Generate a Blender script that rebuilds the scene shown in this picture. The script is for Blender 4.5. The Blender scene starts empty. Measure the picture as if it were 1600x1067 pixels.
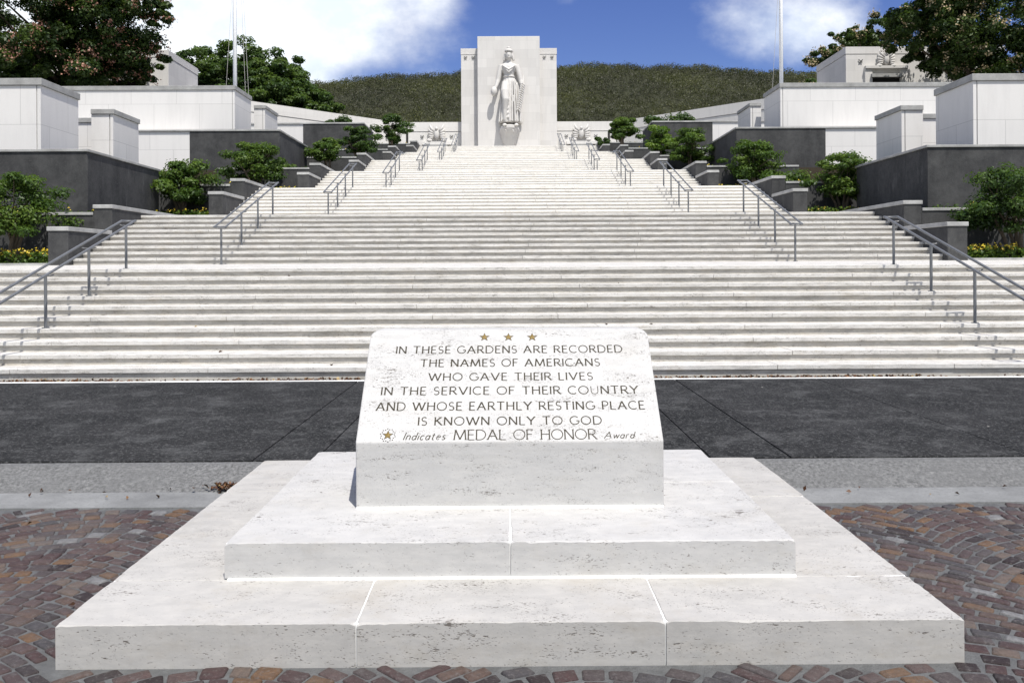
import bpy, bmesh, math, random
import numpy as np
from mathutils import Vector, Matrix
R = math.radians
random.seed(7); rng = np.random.default_rng(11)
SC = bpy.context.scene
COL = SC.collection

# ------------------------------------------------------------------ camera, sky, sun, exposure
cam = bpy.data.cameras.new("camera"); cam_o = bpy.data.objects.new("camera", cam); COL.objects.link(cam_o)
cam.sensor_width = 36.0; cam.lens = 36.0 * 1330 / 1600
cam.shift_y = -114.5 / 1600; cam.clip_start = 0.05; cam.clip_end = 4000
EYE = 1.6
cam_o.matrix_world = (Matrix.Translation((0, 0, EYE)) @ Matrix.Rotation(-0.0038, 4, 'Z')
                      @ Matrix.Rotation(R(90), 4, 'X') @ Matrix.Rotation(-0.0055, 4, 'Z'))
SC.camera = cam_o

SUN_TO = Vector((0.20, -0.46, 1.0)).normalized()
SUN_EL = math.asin(SUN_TO.z); SUN_AZ = math.atan2(SUN_TO.x, SUN_TO.y)
sun = bpy.data.lights.new("sun", 'SUN'); sun.energy = 4.6; sun.angle = R(0.5); sun.color = (1.0, 0.965, 0.91)
sun_o = bpy.data.objects.new("sun", sun); COL.objects.link(sun_o)
sun_o.rotation_euler = SUN_TO.to_track_quat('Z', 'Y').to_euler(); sun_o.location = (10, -20, 60)

SC.view_settings.view_transform = 'Standard'; SC.view_settings.look = 'None'
SC.view_settings.exposure = 0.32; SC.view_settings.gamma = 1.0
SC.cycles.max_bounces = 8

class NT:
    """tiny helper to write node trees"""
    def __init__(s, tree): s.t = tree
    def n(s, typ, **kw):
        nd = s.t.nodes.new(typ)
        for k, v in kw.items():
            if k == 'ins':
                for a, b in v.items():
                    if isinstance(b, bpy.types.NodeSocket): s.t.links.new(b, nd.inputs[a])
                    else: nd.inputs[a].default_value = b
            else: setattr(nd, k, v)
        return nd
    def math(s, op, a, b=0.0, clamp=False):
        return s.n('ShaderNodeMath', operation=op, use_clamp=clamp, ins={0: a, 1: b}).outputs[0]
    def ramp(s, fac, stops, interp='LINEAR'):
        nd = s.n('ShaderNodeValToRGB', ins={0: fac}); cr = nd.color_ramp; cr.interpolation = interp
        while len(cr.elements) < len(stops): cr.elements.new(0.5)
        for e, (p, c) in zip(cr.elements, stops):
            e.position = p; e.color = (c, c, c, 1) if isinstance(c, (int, float)) else (*c, 1)
        return nd.outputs[0]
    def mix(s, fac, a, b, blend='MIX'):
        nd = s.n('ShaderNodeMix', data_type='RGBA', blend_type=blend, clamp_factor=True)
        for idx, v in ((0, fac), (6, a), (7, b)):
            if isinstance(v, bpy.types.NodeSocket): s.t.links.new(v, nd.inputs[idx])
            elif idx == 0: nd.inputs[0].default_value = v
            else: nd.inputs[idx].default_value = (*v, 1) if len(v) == 3 else v
        return nd.outputs[2]
    def noise(s, vec, scale, detail=4, rough=0.55, out=0):
        return s.n('ShaderNodeTexNoise', ins={'Vector': vec, 'Scale': scale, 'Detail': detail, 'Roughness': rough}).outputs[out]
    def mapping(s, vec, scale=(1, 1, 1), loc=(0, 0, 0), rot=(0, 0, 0)):
        return s.n('ShaderNodeMapping', ins={'Vector': vec, 'Location': loc, 'Scale': scale, 'Rotation': rot}).outputs[0]

world = bpy.data.worlds.new("World"); SC.world = world; world.use_nodes = True
wt = world.node_tree; wt.nodes.clear(); W = NT(wt)
sky = W.n('ShaderNodeTexSky', sky_type='NISHITA', sun_disc=False, sun_elevation=SUN_EL, sun_rotation=SUN_AZ,
          altitude=100, air_density=1.0, dust_density=0.3, ozone_density=3.0)
gen = W.n('ShaderNodeTexCoord').outputs['Generated']
sep = W.n('ShaderNodeSeparateXYZ', ins={0: gen})
ymx = W.math('MAXIMUM', sep.outputs[1], 0.08)
u = W.math('DIVIDE', sep.outputs[0], ymx); v = W.math('DIVIDE', sep.outputs[2], ymx)
uv = W.n('ShaderNodeCombineXYZ', ins={0: u, 1: v, 2: 0.0}).outputs[0]
cn = W.noise(W.mapping(uv, (5.5, 7.5, 1), (1.3, 0.4, 0.2)), 1.0, 8, 0.58)
cn2 = W.noise(W.mapping(uv, (13, 17, 1), (4.3, 2.4, 0.2)), 1.0, 6, 0.6)
cnn = W.math('ADD', W.math('MULTIPLY', cn, 0.72), W.math('MULTIPLY', cn2, 0.28))
def blob(cx, cy, rx, ry, amp):          # a soft hill of cloud density round one direction of the sky
    dx = W.math('DIVIDE', W.math('SUBTRACT', u, cx), rx); dy = W.math('DIVIDE', W.math('SUBTRACT', v, cy), ry)
    r2 = W.math('ADD', W.math('MULTIPLY', dx, dx), W.math('MULTIPLY', dy, dy))
    return W.math('MULTIPLY', W.math('POWER', 2.718, W.math('MULTIPLY', r2, -1.0)), amp)
bank = W.math('MULTIPLY', W.math('ADD', W.math('MULTIPLY', u, -4.2), -0.42), 1.0)
bank = W.math('MINIMUM', W.math('MAXIMUM', bank, -0.62), 0.5)
dens = W.math('ADD', cnn, bank)
dens = W.math('ADD', dens, blob(0.35, 0.285, 0.20, 0.085, 0.86))
dens = W.math('ADD', dens, blob(0.065, 0.315, 0.035, 0.018, 0.40))
dens = W.math('ADD', dens, blob(-0.085, 0.315, 0.035, 0.04, 0.30))
dens = W.math('SUBTRACT', dens, blob(-0.17, 0.225, 0.06, 0.02, 0.30))
cl = W.n('ShaderNodeMapRange', interpolation_type='SMOOTHSTEP', ins={0: dens, 1: 0.36, 2: 0.86, 3: 0.0, 4: 1.0}).outputs[0]
cl = W.math('MULTIPLY', cl, W.n('ShaderNodeMapRange', ins={0: u, 1: -1.3, 2: -0.75, 3: 0.0, 4: 1.0}).outputs[0])   # the bank ends to the west
cl = W.math('MULTIPLY', cl, W.n('ShaderNodeMapRange', ins={0: v, 1: 0.5, 2: 0.9, 3: 1.0, 4: 0.0}).outputs[0])
cb = W.n('ShaderNodeMapRange', interpolation_type='SMOOTHSTEP', ins={0: W.noise(gen, 2.3, 7, 0.58), 1: 0.40, 2: 0.60, 3: 0.0, 4: 1.0}).outputs[0]   # unseen broken cloud added overhead and behind the camera as neutral fill light
cb = W.math('MULTIPLY', cb, W.n('ShaderNodeMapRange', ins={0: sep.outputs[1], 1: -0.15, 2: 0.15, 3: 1.0, 4: 0.0}).outputs[0])
cl = W.math('MAXIMUM', cl, W.math('MULTIPLY', cb, 0.9))
skyc = W.n('ShaderNodeHueSaturation', ins={'Hue': 0.525, 'Saturation': 1.22, 'Value': 1.06, 'Color': sky.outputs[0]}).outputs[0]
skyc = W.mix(cl, skyc, W.mix(W.ramp(cn2, [(.35, 0.), (.65, 1.)]), (8.3, 9.2, 10.4), (10.6, 10.9, 11.2)))
bg = W.n('ShaderNodeBackground', ins={'Color': skyc, 'Strength': 0.088})
wt.links.new(bg.outputs[0], W.n('ShaderNodeOutputWorld').inputs[0])

# ------------------------------------------------------------------ materials
def material(name, build, rough=0.85, spec=0.3):
    m = bpy.data.materials.new(name); m.use_nodes = True; t = m.node_tree; t.nodes.clear(); N = NT(t)
    b = N.n('ShaderNodeBsdfPrincipled', ins={'Roughness': rough, 'Specular IOR Level': spec})
    o = N.n('ShaderNodeOutputMaterial'); t.links.new(b.outputs[0], o.inputs[0])
    build(N, b); return m
def setc(N, b, c): N.t.links.new(c, b.inputs['Base Color'])
def bump(N, b, h, strength=0.4, dist=0.01):
    bp = N.n('ShaderNodeBump', ins={'Height': h, 'Strength': strength, 'Distance': dist}); N.t.links.new(bp.outputs[0], b.inputs['Normal'])
def P(N): return N.n('ShaderNodeNewGeometry').outputs['Position']

def travertine(base, pit=1.0, dens=0.0, dirt=0.25, bands=0.5, weather=0.0, fine=1.0):
    def f(N, b):
        p = P(N)
        big = N.noise(p, 1.9, 7, 0.65)
        mott = N.noise(N.mapping(p, (1.0, 1.6, 3.0)), 8.0, 7, 0.7)
        band = N.noise(N.mapping(p, (0.7, 1.5, 26.0)), 1.5, 6, 0.65)
        # elongated holes lying in the bedding, in drifts, and a finer peppering
        clus = N.noise(N.mapping(p, (2.2, 4.2, 13.0)), 1.7, 5, 0.62)
        cl5 = N.math('SUBTRACT', clus, 0.5)
        def holes(sc, th, k):
            n_ = N.n('ShaderNodeTexNoise', ins={'Vector': N.mapping(p, sc), 'Scale': 1.0, 'Detail': 2.5, 'Roughness': 0.6}).outputs[0]
            t_ = N.math('ADD', n_, N.math('MULTIPLY', cl5, k))
            return N.n('ShaderNodeMapRange', ins={0: t_, 1: th - dens, 2: th + .045 - dens, 3: 0.0, 4: pit}).outputs[0]
        h1 = holes((26 * fine, 60 * fine, 105 * fine), .70, .62); h2 = holes((75 * fine, 140 * fine, 190 * fine), .655, .42)
        hole = N.math('MAXIMUM', h1, N.math('MULTIPLY', h2, .75))
        c = N.mix(N.ramp(big, [(0.36, 0.0), (0.66, 1.0)]), tuple(x * (1 - dirt * .38) for x in base), base)
        c = N.mix(N.math('MULTIPLY', N.ramp(mott, [(0.42, 0.0), (0.66, 1.0)]), 0.55), c, tuple(min(.9, x * k) for x, k in zip(base, (1.15, 1.14, 1.12))))
        tan = N.noise(N.mapping(p, (1, 1, 2), (3, 1, 7)), 3.1, 7, .7)
        c = N.mix(N.math('MULTIPLY', N.ramp(tan, [(.52, 0.), (.74, 1.)]), .55 * dirt * 2), c, (base[0] * .78, base[1] * .72, base[2] * .62))
        c = N.mix(N.math('MULTIPLY', N.ramp(band, [(0.5, 0.0), (0.72, 1.0)]), 0.42 * bands), c, (base[0] * .76, base[1] * .74, base[2] * .70))
        if weather:
            oi = N.n('ShaderNodeObjectInfo').outputs['Random']
            c = N.mix(N.math('MULTIPLY', oi, .16), c, (.36, .34, .30))
            wv = N.noise(N.mapping(p, (0.9, 5, 7)), 3.0, 8, 0.72)
            c = N.mix(N.math('MULTIPLY', N.ramp(wv, [(0.52, 0.0), (0.70, 1.0)]), weather), c, (.27, .255, .225))
            w2 = N.noise(N.mapping(p, (2.4, 9, 14)), 6.0, 6, 0.72)
            c = N.mix(N.math('MULTIPLY', N.ramp(w2, [(0.56, 0.0), (0.68, 1.0)]), weather), c, (.22, .205, .18))
        c = N.mix(N.math('MULTIPLY', hole, 0.88), c, (.11, .095, .08))
        setc(N, b, c)
        h = N.math('SUBTRACT', N.math('MULTIPLY', N.noise(p, 60, 5, 0.6), 0.25), hole)
        bump(N, b, h, 0.5, 0.006)
    return f
M = {}
M['stone_block'] = material('travertine_block', travertine((.462, .455, .44), 1.0, .020, 0.22, 0.55, 0.0, 1.7), 0.7)
M['stone_base'] = material('travertine_base', travertine((.415, .402, .378), 1.0, .004, 0.42, 0.4), 0.75)
M['stone_upper'] = material('travertine_upper_slab', travertine((.455, .447, .432), 1.0, .0, 0.28, 0.35), 0.75)
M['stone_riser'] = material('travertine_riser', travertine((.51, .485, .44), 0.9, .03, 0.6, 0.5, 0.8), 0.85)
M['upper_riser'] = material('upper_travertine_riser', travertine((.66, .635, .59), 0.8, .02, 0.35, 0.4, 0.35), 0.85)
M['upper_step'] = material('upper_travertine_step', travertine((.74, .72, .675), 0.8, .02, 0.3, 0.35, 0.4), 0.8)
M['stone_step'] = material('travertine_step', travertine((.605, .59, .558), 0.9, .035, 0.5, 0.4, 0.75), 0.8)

def simple(c, var=0.15, sc=8.0, bs=0.0):
    def f(N, b):
        p = P(N); n = N.noise(p, sc, 5, 0.6)
        setc(N, b, N.mix(n, tuple(x * (1 - var) for x in c), tuple(x * (1 + var) for x in c)))
        if bs: bump(N, b, N.noise(p, sc * 6, 4, 0.6), bs, 0.01)
    return f
M['joint'] = material('white_mortar', simple((.82, .82, .80), .05, 30))
M['letter'] = material('lettering_paint', simple((.034, .028, .016), .4, 90), 0.7)
M['gold'] = material('gold_leaf', simple((.20, .135, .035), .3, 120), 0.5)
M['steel'] = material('dull_steel', simple((.13, .135, .14), .2, 6), 0.42, 0.5)
M['pole'] = material('white_pole_paint', simple((.9, .9, .9), .03, 3), 0.35)
M['rope'] = material('halyard_rope', simple((.45, .43, .40), .1, 3))
M['bark'] = material('grey_bark', simple((.12, .095, .07), .45, 12, .6), 0.95)
M['soil'] = material('planting_soil', simple((.045, .035, .022), .4, 5, .5), 0.95)
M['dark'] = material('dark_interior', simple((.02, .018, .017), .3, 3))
M['bronze'] = material('dark_bronze', simple((.035, .033, .03), .3, 5), 0.5)
M['mortar'] = material('cobble_mortar', simple((.108, .110, .110), .55, 16, 1.0), 0.95)

def basalt(N, b):
    p = P(N)
    n1 = N.noise(p, 1.3, 8, 0.68); streak = N.noise(N.mapping(p, (1.6, 1.6, 0.35)), 1.5, 8, 0.7); fine = N.noise(p, 24, 5, 0.75)
    c = N.mix(N.ramp(streak, [(.36, 0.0), (.66, 1.0)]), (.030, .0305, .031), (.056, .056, .056))
    c = N.mix(N.math('MULTIPLY', N.ramp(n1, [(.40, 0.), (.66, 1.)]), .7), c, (.082, .082, .080))
    c = N.mix(N.math('MULTIPLY', N.ramp(N.noise(p, 6, 7, .75), [(.46, 0.), (.70, 1.)]), .5), c, (.018, .018, .019))
    c = N.mix(N.math('MULTIPLY', N.ramp(fine, [(.54, 0.), (.68, 1.)]), .55), c, (.105, .105, .10))
    c = N.mix(N.math('MULTIPLY', N.ramp(N.noise(N.mapping(p, (1, 1, .25), (5, 2, 1)), 3.2, 7, .7), [(.60, 0.), (.76, 1.)]), .6), c, (.15, .15, .145))
    setc(N, b, c); bump(N, b, fine, 0.6, 0.012)
M['basalt'] = material('weathered_basalt', basalt, 0.9)

def concrete(c0, weath=0.5):
    def f(N, b):
        p = P(N)
        c = N.mix(N.ramp(N.noise(p, 1.8, 7, 0.68), [(.35, 0.), (.68, 1.)]), tuple(x * .62 for x in c0), c0)
        sp = N.noise(p, 45, 3, 0.7)
        c = N.mix(N.math('MULTIPLY', N.ramp(sp, [(.52, 0.), (.7, 1.)]), weath), c, tuple(x * .45 for x in c0))
        c = N.mix(N.math('MULTIPLY', N.ramp(N.noise(p, 9, 5, .7), [(.56, 0.), (.75, 1.)]), weath * .6), c, tuple(x * .5 for x in c0))
        setc(N, b, c); bump(N, b, sp, 0.4, 0.008)
    return f
M['coping'] = material('weathered_coping', concrete((.40, .397, .38), .6), 0.9)
M['cheek_coping'] = material('pale_coping', concrete((.46, .457, .44), .4), 0.85)

def white_wall(base, bw, bh, joint=0.5, var=0.06):
    def f(N, b):
        p = P(N); s = N.n('ShaderNodeSeparateXYZ', ins={0: p})
        q = N.n('ShaderNodeCombineXYZ', ins={0: N.math('ADD', s.outputs[0], s.outputs[1]), 1: s.outputs[2], 2: 0.0}).outputs[0]
        br = N.n('ShaderNodeTexBrick', offset=0.5, ins={'Vector': q, 'Scale': 1.0, 'Mortar Size': 0.012, 'Mortar Smooth': 0.3, 'Bias': 0.0,
                 'Brick Width': bw, 'Row Height': bh, 'Color1': (*[x * (1 - var) for x in base], 1), 'Color2': (*[min(.9, x * (1 + var)) for x in base], 1),
                 'Mortar': (*[x * (1 - joint) for x in base], 1)})
        c = N.mix(N.math('MULTIPLY', N.ramp(N.noise(N.mapping(p, (2.2, 2.2, .28)), 1.5, 8, .7), [(.46, 0.), (.72, 1.)]), .26), br.outputs[0], tuple(x * .7 for x in base))
        c = N.mix(N.math('MULTIPLY', N.ramp(N.noise(p, 30, 4, .6), [(.5, 0.), (.75, 1.)]), .14), c, tuple(x * .6 for x in base))
        setc(N, b, c)
    return f
M['white'] = material('white_stone_panel', white_wall((.65, .632, .605), 2.1, 1.16, .24, .02), 0.85)
M['tower'] = material('pale_ashlar', white_wall((.60, .58, .55), 1.7, .93, .12, .06), 0.85)
M['wing'] = material('pale_wing_wall_stone', white_wall((.66, .64, .605), 3.2, 1.1, .05, .03), 0.85)
M['statue'] = material('carved_white_stone', simple((.55, .53, .50), .12, 2.2), 0.8)

def asphalt(N, b):
    p = P(N)
    c = N.mix(N.ramp(N.noise(p, .9, 8, .7), [(.38, 0.), (.64, 1.)]), (.011, .0115, .0115), (.026, .026, .026))
    patch = N.noise(N.mapping(p, (1.3, 1.3, 1)), 1.9, 8, .74)
    c = N.mix(N.math('MULTIPLY', N.ramp(patch, [(.50, 0.), (.70, 1.)]), .9), c, (.075, .076, .075))
    sp = N.noise(p, 42, 4, .75)
    c = N.mix(N.math('MULTIPLY', N.ramp(sp, [(.52, 0.), (.64, 1.)]), .75), c, (.115, .115, .113))
    c = N.mix(N.math('MULTIPLY', N.ramp(N.noise(p, 27, 4, .75), [(.54, 0.), (.66, 1.)]), .8), c, (.008, .008, .0085))
    vo = N.n('ShaderNodeTexVoronoi', ins={'Vector': p, 'Scale': 1.7}).outputs['Distance']
    c = N.mix(N.ramp(vo, [(.018, 1.), (.03, 0.)]), c, (.5, .48, .44))
    setc(N, b, c); bump(N, b, sp, .6, .008)
M['asphalt'] = material('dark_aggregate_paving', asphalt, 0.92, .15)
def kerb_m(N, b):
    p = P(N); g = N.noise(p, 40, 5, .75)
    c = N.mix(N.ramp(g, [(.36, 0.), (.66, 1.)]), (.065, .065, .063), (.20, .20, .195))
    c = N.mix(N.math('MULTIPLY', N.ramp(N.noise(p, 2.0, 6, .7), [(.42, 0.), (.70, 1.)]), .75), c, (.12, .12, .117))
    c = N.mix(N.math('MULTIPLY', N.ramp(N.noise(p, 17, 5, .7), [(.55, 0.), (.72, 1.)]), .5), c, (.26, .26, .25))
    setc(N, b, c); bump(N, b, g, .6, .006)
M['kerb'] = material('exposed_aggregate_kerb', kerb_m, .9)
M['gutter'] = material('smooth_grey_concrete', concrete((.25, .253, .247), .6), 0.85)

def cobble_m(N, b):
    a = N.n('ShaderNodeAttribute', attribute_name='tone').outputs['Fac']
    p = P(N)
    c = N.ramp(a, [(0.0, (.025, .016, .017)), (.10, (.066, .037, .036)), (.30, (.092, .060, .056)), (.50, (.105, .068, .054)),
                   (.62, (.070, .055, .055)), (.74, (.15, .085, .045)), (.84, (.060, .056, .060)), (.90, (.14, .105, .085)), (.972, (.22, .22, .22))], 'CONSTANT')
    n = N.noise(p, 26, 6, .75)
    c = N.mix(N.ramp(n, [(.36, 0.), (.66, 1.)]), N.mix(.5, c, (.022, .017, .016)), c)
    c = N.mix(N.math('MULTIPLY', N.ramp(N.noise(p, 48, 5, .75), [(.54, 0.), (.66, 1.)]), .5), c, (.15, .135, .125))
    c = N.mix(N.math('MULTIPLY', N.ramp(N.noise(p, 12, 6, .75), [(.52, 0.), (.68, 1.)]), .40), c, (.115, .11, .11))   # cement film left on the stones
    c = N.mix(N.math('MULTIPLY', N.ramp(N.noise(p, 1.6, 5, .7), [(.42, 0.), (.7, 1.)]), .4), c, (.095, .09, .088))
    setc(N, b, c); bump(N, b, n, 1.0, .014)
M['cobble'] = material('porphyry_cobble', cobble_m, .75, .35)

def leaf_mat(name, stops, trans=0.35):
    m = bpy.data.materials.new(name); m.use_nodes = True; t = m.node_tree; t.nodes.clear(); N = NT(t)
    a = N.n('ShaderNodeAttribute', attribute_name='tone').outputs['Fac']
    c = N.ramp(a, stops)
    d = N.n('ShaderNodeBsdfPrincipled', ins={'Base Color': c, 'Roughness': .5, 'Specular IOR Level': .35})
    tr = N.n('ShaderNodeBsdfTranslucent', ins={'Color': N.mix(.5, c, (.10, .16, .01), 'ADD')})
    mx = N.n('ShaderNodeMixShader', ins={0: trans, 1: d.outputs[0], 2: tr.outputs[0]})
    t.links.new(mx.outputs[0], N.n('ShaderNodeOutputMaterial').inputs[0]); return m
M['leaf'] = leaf_mat('garden_leaf', [(0, (.020, .042, .010)), (.5, (.056, .108, .017)), (1, (.125, .185, .028))], .32)
M['leaf_bright'] = leaf_mat('bright_leaf', [(0, (.025, .060, .010)), (.5, (.085, .16, .018)), (1, (.19, .26, .035))], .3)
M['leaf_dark'] = leaf_mat('dark_leaf', [(0, (.013, .029, .008)), (.5, (.032, .068, .013)), (1, (.075, .128, .022))], .28)
M['leaf_big'] = leaf_mat('canopy_leaf', [(0, (.010, .022, .006)), (.5, (.028, .056, .011)), (1, (.075, .115, .022))], .22)
M['leaf_mid'] = leaf_mat('round_tree_leaf', [(0, (.018, .036, .010)), (.5, (.044, .085, .018)), (1, (.10, .15, .030))], .3)
M['scrub'] = leaf_mat('hill_scrub', [(0, (.016, .028, .008)), (.28, (.050, .046, .030)), (.55, (.058, .063, .022)), (.8, (.082, .088, .024)), (1, (.15, .15, .05))], .25)
M['pink'] = leaf_mat('pink_blossom', [(0, (.20, .085, .06)), (.5, (.36, .17, .12)), (1, (.50, .30, .22))], .2)
M['cream'] = leaf_mat('cream_blossom', [(0, (.22, .17, .07)), (.5, (.42, .32, .18)), (1, (.58, .48, .32))], .2)
M['yellow'] = leaf_mat('yellow_flower', [(0, (.40, .28, .015)), (1, (.66, .52, .05))], .1)
M['magenta'] = leaf_mat('magenta_flower', [(0, (.16, .02, .05)), (1, (.36, .05, .12))], .1)
M['litter'] = leaf_mat('dead_leaf', [(0, (.025, .012, .007)), (.5, (.085, .036, .016)), (.9, (.17, .085, .035)), (1, (.34, .26, .11))], .05)
M['grass'] = material('dry_grass_ground', simple((.055, .065, .025), .4, 2, .3), .95)
M['hill'] = material('hill_earth', simple((.030, .032, .016), .5, .5, .3), .95)

# ------------------------------------------------------------------ mesh helpers
class MB:
    def __init__(s): s.v = []; s.f = []
    def add(s, vs, fs):
        o = len(s.v); s.v += [tuple(x) for x in vs]; s.f += [tuple(i + o for i in f) for f in fs]; return s
    def box(s, x0, x1, y0, y1, z0, z1):
        if x0 > x1: x0, x1 = x1, x0
        return s.add([(x0, y0, z0), (x1, y0, z0), (x1, y1, z0), (x0, y1, z0), (x0, y0, z1), (x1, y0, z1), (x1, y1, z1), (x0, y1, z1)],
                     [(3, 2, 1, 0), (4, 5, 6, 7), (0, 1, 5, 4), (1, 2, 6, 5), (2, 3, 7, 6), (3, 0, 4, 7)])
    def prism(s, prof, x0, x1):          # profile of (y, z) points extruded along x, anticlockwise seen from +x
        n = len(prof)
        vs = [(x0, y, z) for y, z in prof] + [(x1, y, z) for y, z in prof]
        fs = [tuple(range(n - 1, -1, -1)), tuple(range(n, 2 * n))] + [(i, (i + 1) % n, n + (i + 1) % n, n + i) for i in range(n)]
        return s.add(vs, fs)
    def plate(s, pts, y0, y1):           # outline of (x, z) points extruded along y
        n = len(pts)
        vs = [(x, y0, z) for x, z in pts] + [(x, y1, z) for x, z in pts]
        return s.add(vs, [tuple(range(n)), tuple(range(2 * n - 1, n - 1, -1))] + [(i, n + i, n + (i + 1) % n, (i + 1) % n) for i in range(n)])
    def slab(s, pts, z0, z1):            # outline of (x, y) points, anticlockwise from above
        n = len(pts)
        vs = [(x, y, z0) for x, y in pts] + [(x, y, z1) for x, y in pts]
        return s.add(vs, [tuple(range(n - 1, -1, -1)), tuple(range(n, 2 * n))] + [(i, (i + 1) % n, n + (i + 1) % n, n + i) for i in range(n)])
    def tube(s, path, rad, n=8, closed=False):
        P_ = [Vector(p) for p in path]; m = len(P_); rads = rad if isinstance(rad, (list, tuple)) else [rad] * m
        vs = []; ref = None
        for i, p in enumerate(P_):
            if closed: t = P_[(i + 1) % m] - P_[i - 1]
            else: t = P_[min(i + 1, m - 1)] - P_[max(i - 1, 0)]
            t.normalize()
            if ref is None: ref = Vector((0, 0, 1)) if abs(t.z) < .9 else Vector((1, 0, 0))
            a = t.cross(ref); a.normalize(); b_ = a.cross(t); b_.normalize(); ref = b_
            for k in range(n):
                th = 2 * math.pi * k / n; vs.append(p + (a * math.cos(th) + b_ * math.sin(th)) * rads[i])
        fs = []
        for i in range(m if closed else m - 1):
            j = (i + 1) % m
            for k in range(n): fs.append((i * n + k, j * n + k, j * n + (k + 1) % n, i * n + (k + 1) % n))
        if not closed: fs += [tuple(range(n)), tuple(range((m - 1) * n + n - 1, (m - 1) * n - 1, -1))]
        return s.add(vs, fs)
    def ball(s, c, r, nu=12, nv=8):
        rx, ry, rz = r if isinstance(r, (tuple, list)) else (r, r, r)
        vs = []
        for i in range(1, nv):
            ph = math.pi * i / nv
            for k in range(nu):
                th = 2 * math.pi * k / nu
                vs.append((c[0] + rx * math.sin(ph) * math.cos(th), c[1] + ry * math.sin(ph) * math.sin(th), c[2] + rz * math.cos(ph)))
        vs += [(c[0], c[1], c[2] + rz), (c[0], c[1], c[2] - rz)]
        fs = [(i * nu + k, (i + 1) * nu + k, (i + 1) * nu + (k + 1) % nu, i * nu + (k + 1) % nu) for i in range(nv - 2) for k in range(nu)]
        t = len(vs) - 2
        fs += [(t, k, (k + 1) % nu) for k in range(nu)] + [(t + 1, (nv - 2) * nu + (k + 1) % nu, (nv - 2) * nu + k) for k in range(nu)]
        return s.add(vs, fs)
    def build(s, name, mat, parent=None, bevel=0, smooth=False, origin=None):
        me = bpy.data.meshes.new(name); me.from_pydata(s.v, [], s.f)
        bm = bmesh.new(); bm.from_mesh(me); bmesh.ops.recalc_face_normals(bm, faces=bm.faces); bm.to_mesh(me); bm.free()
        me.materials.append(mat); me.update()
        return finish(name, me, parent, bevel, smooth)
def finish(name, me, parent=None, bevel=0, smooth=False):
    o = bpy.data.objects.new(name, me); COL.objects.link(o)
    if parent:
        o.parent = parent                       # parts are modelled in world coordinates
        if parent.parent is None: o.matrix_parent_inverse = parent.matrix_basis.inverted()
    if smooth: me.polygons.foreach_set('use_smooth', [True] * len(me.polygons))
    if bevel:
        md = o.modifiers.new('bevel', 'BEVEL'); md.width = bevel; md.segments = 2; md.limit_method = 'ANGLE'; md.angle_limit = R(40)
    return o
def tag(o, label, cat, group=None):
    o['label'] = label; o['category'] = cat
    if group: o['group'] = group
    return o
def thing(name, loc, label, cat, group=None):
    o = bpy.data.objects.new(name, None); COL.objects.link(o); o.location = loc; o.empty_display_size = .3; o['kind'] = 'thing'
    return tag(o, label, cat, group)
def struct(o): o['kind'] = 'structure'; return o
def stuff(o, label, cat): o['kind'] = 'stuff'; return tag(o, label, cat)

def leaves_mesh(name, pos, nrm, size, tone, mat, parent=None, aspect=.5, fold=.15):
    """many small folded leaf quads as one mesh; one tone value per leaf"""
    n = len(pos); nrm = nrm / np.linalg.norm(nrm, axis=1, keepdims=True)
    r = rng.normal(size=(n, 3)); a = np.cross(nrm, r); a /= np.linalg.norm(a, axis=1, keepdims=True) + 1e-9; b = np.cross(nrm, a)
    sz = (np.asarray(size) * np.ones(n))[:, None] * rng.uniform(.65, 1.3, (n, 1))
    v = np.empty((n, 4, 3))
    v[:, 0] = pos - a * sz * .5; v[:, 2] = pos + a * sz * .5 - nrm * sz * fold
    v[:, 1] = pos + b * sz * aspect * .5 + nrm * sz * fold; v[:, 3] = pos - b * sz * aspect * .5 + nrm * sz * fold
    me = bpy.data.meshes.new(name); me.vertices.add(4 * n); me.loops.add(4 * n); me.polygons.add(n)
    me.vertices.foreach_set('co', v.reshape(-1)); me.loops.foreach_set('vertex_index', np.arange(4 * n, dtype=np.int32))
    me.polygons.foreach_set('loop_start', np.arange(0, 4 * n, 4, dtype=np.int32)); me.update(calc_edges=True)
    at = me.attributes.new('tone', 'FLOAT', 'FACE'); at.data.foreach_set('value', np.clip(tone, 0, 1).astype(np.float32))
    me.materials.append(mat); return finish(name, me, parent)

def clump_cloud(centers, radii, flat, per, up=.6, shell=.55):
    """leaf positions and normals for flattened clumps"""
    ps = []; ns = []; ids = []
    for i, (c, r) in enumerate(zip(centers, radii)):
        d = rng.normal(size=(per, 3)); d /= np.linalg.norm(d, axis=1, keepdims=True)
        rad = rng.uniform(shell, 1.05, (per, 1)) ** .8
        ps.append(np.asarray(c) + d * rad * np.array([r, r, r * flat]))
        nn = d * np.array([1, 1, 1.4]) + np.array([0, 0, up]) + rng.normal(size=(per, 3)) * .45; ns.append(nn)
        ids.append(np.full(per, i))
    return np.concatenate(ps), np.concatenate(ns), np.concatenate(ids)

# ------------------------------------------------------------------ ground, paving, kerb, road
struct(MB().add([(-1500, -600, -.09), (1500, -600, -.09), (1500, 2500, -.09), (-1500, 2500, -.09)], [(0, 1, 2, 3)]).build('ground', M['grass']))
pv = MB().add([(-40, -12, -.007), (40, -12, -.007), (40, 5.74, -.007), (-40, 5.74, -.007)], [(0, 1, 2, 3)]).build('plaza', M['mortar']); struct(pv)

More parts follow.
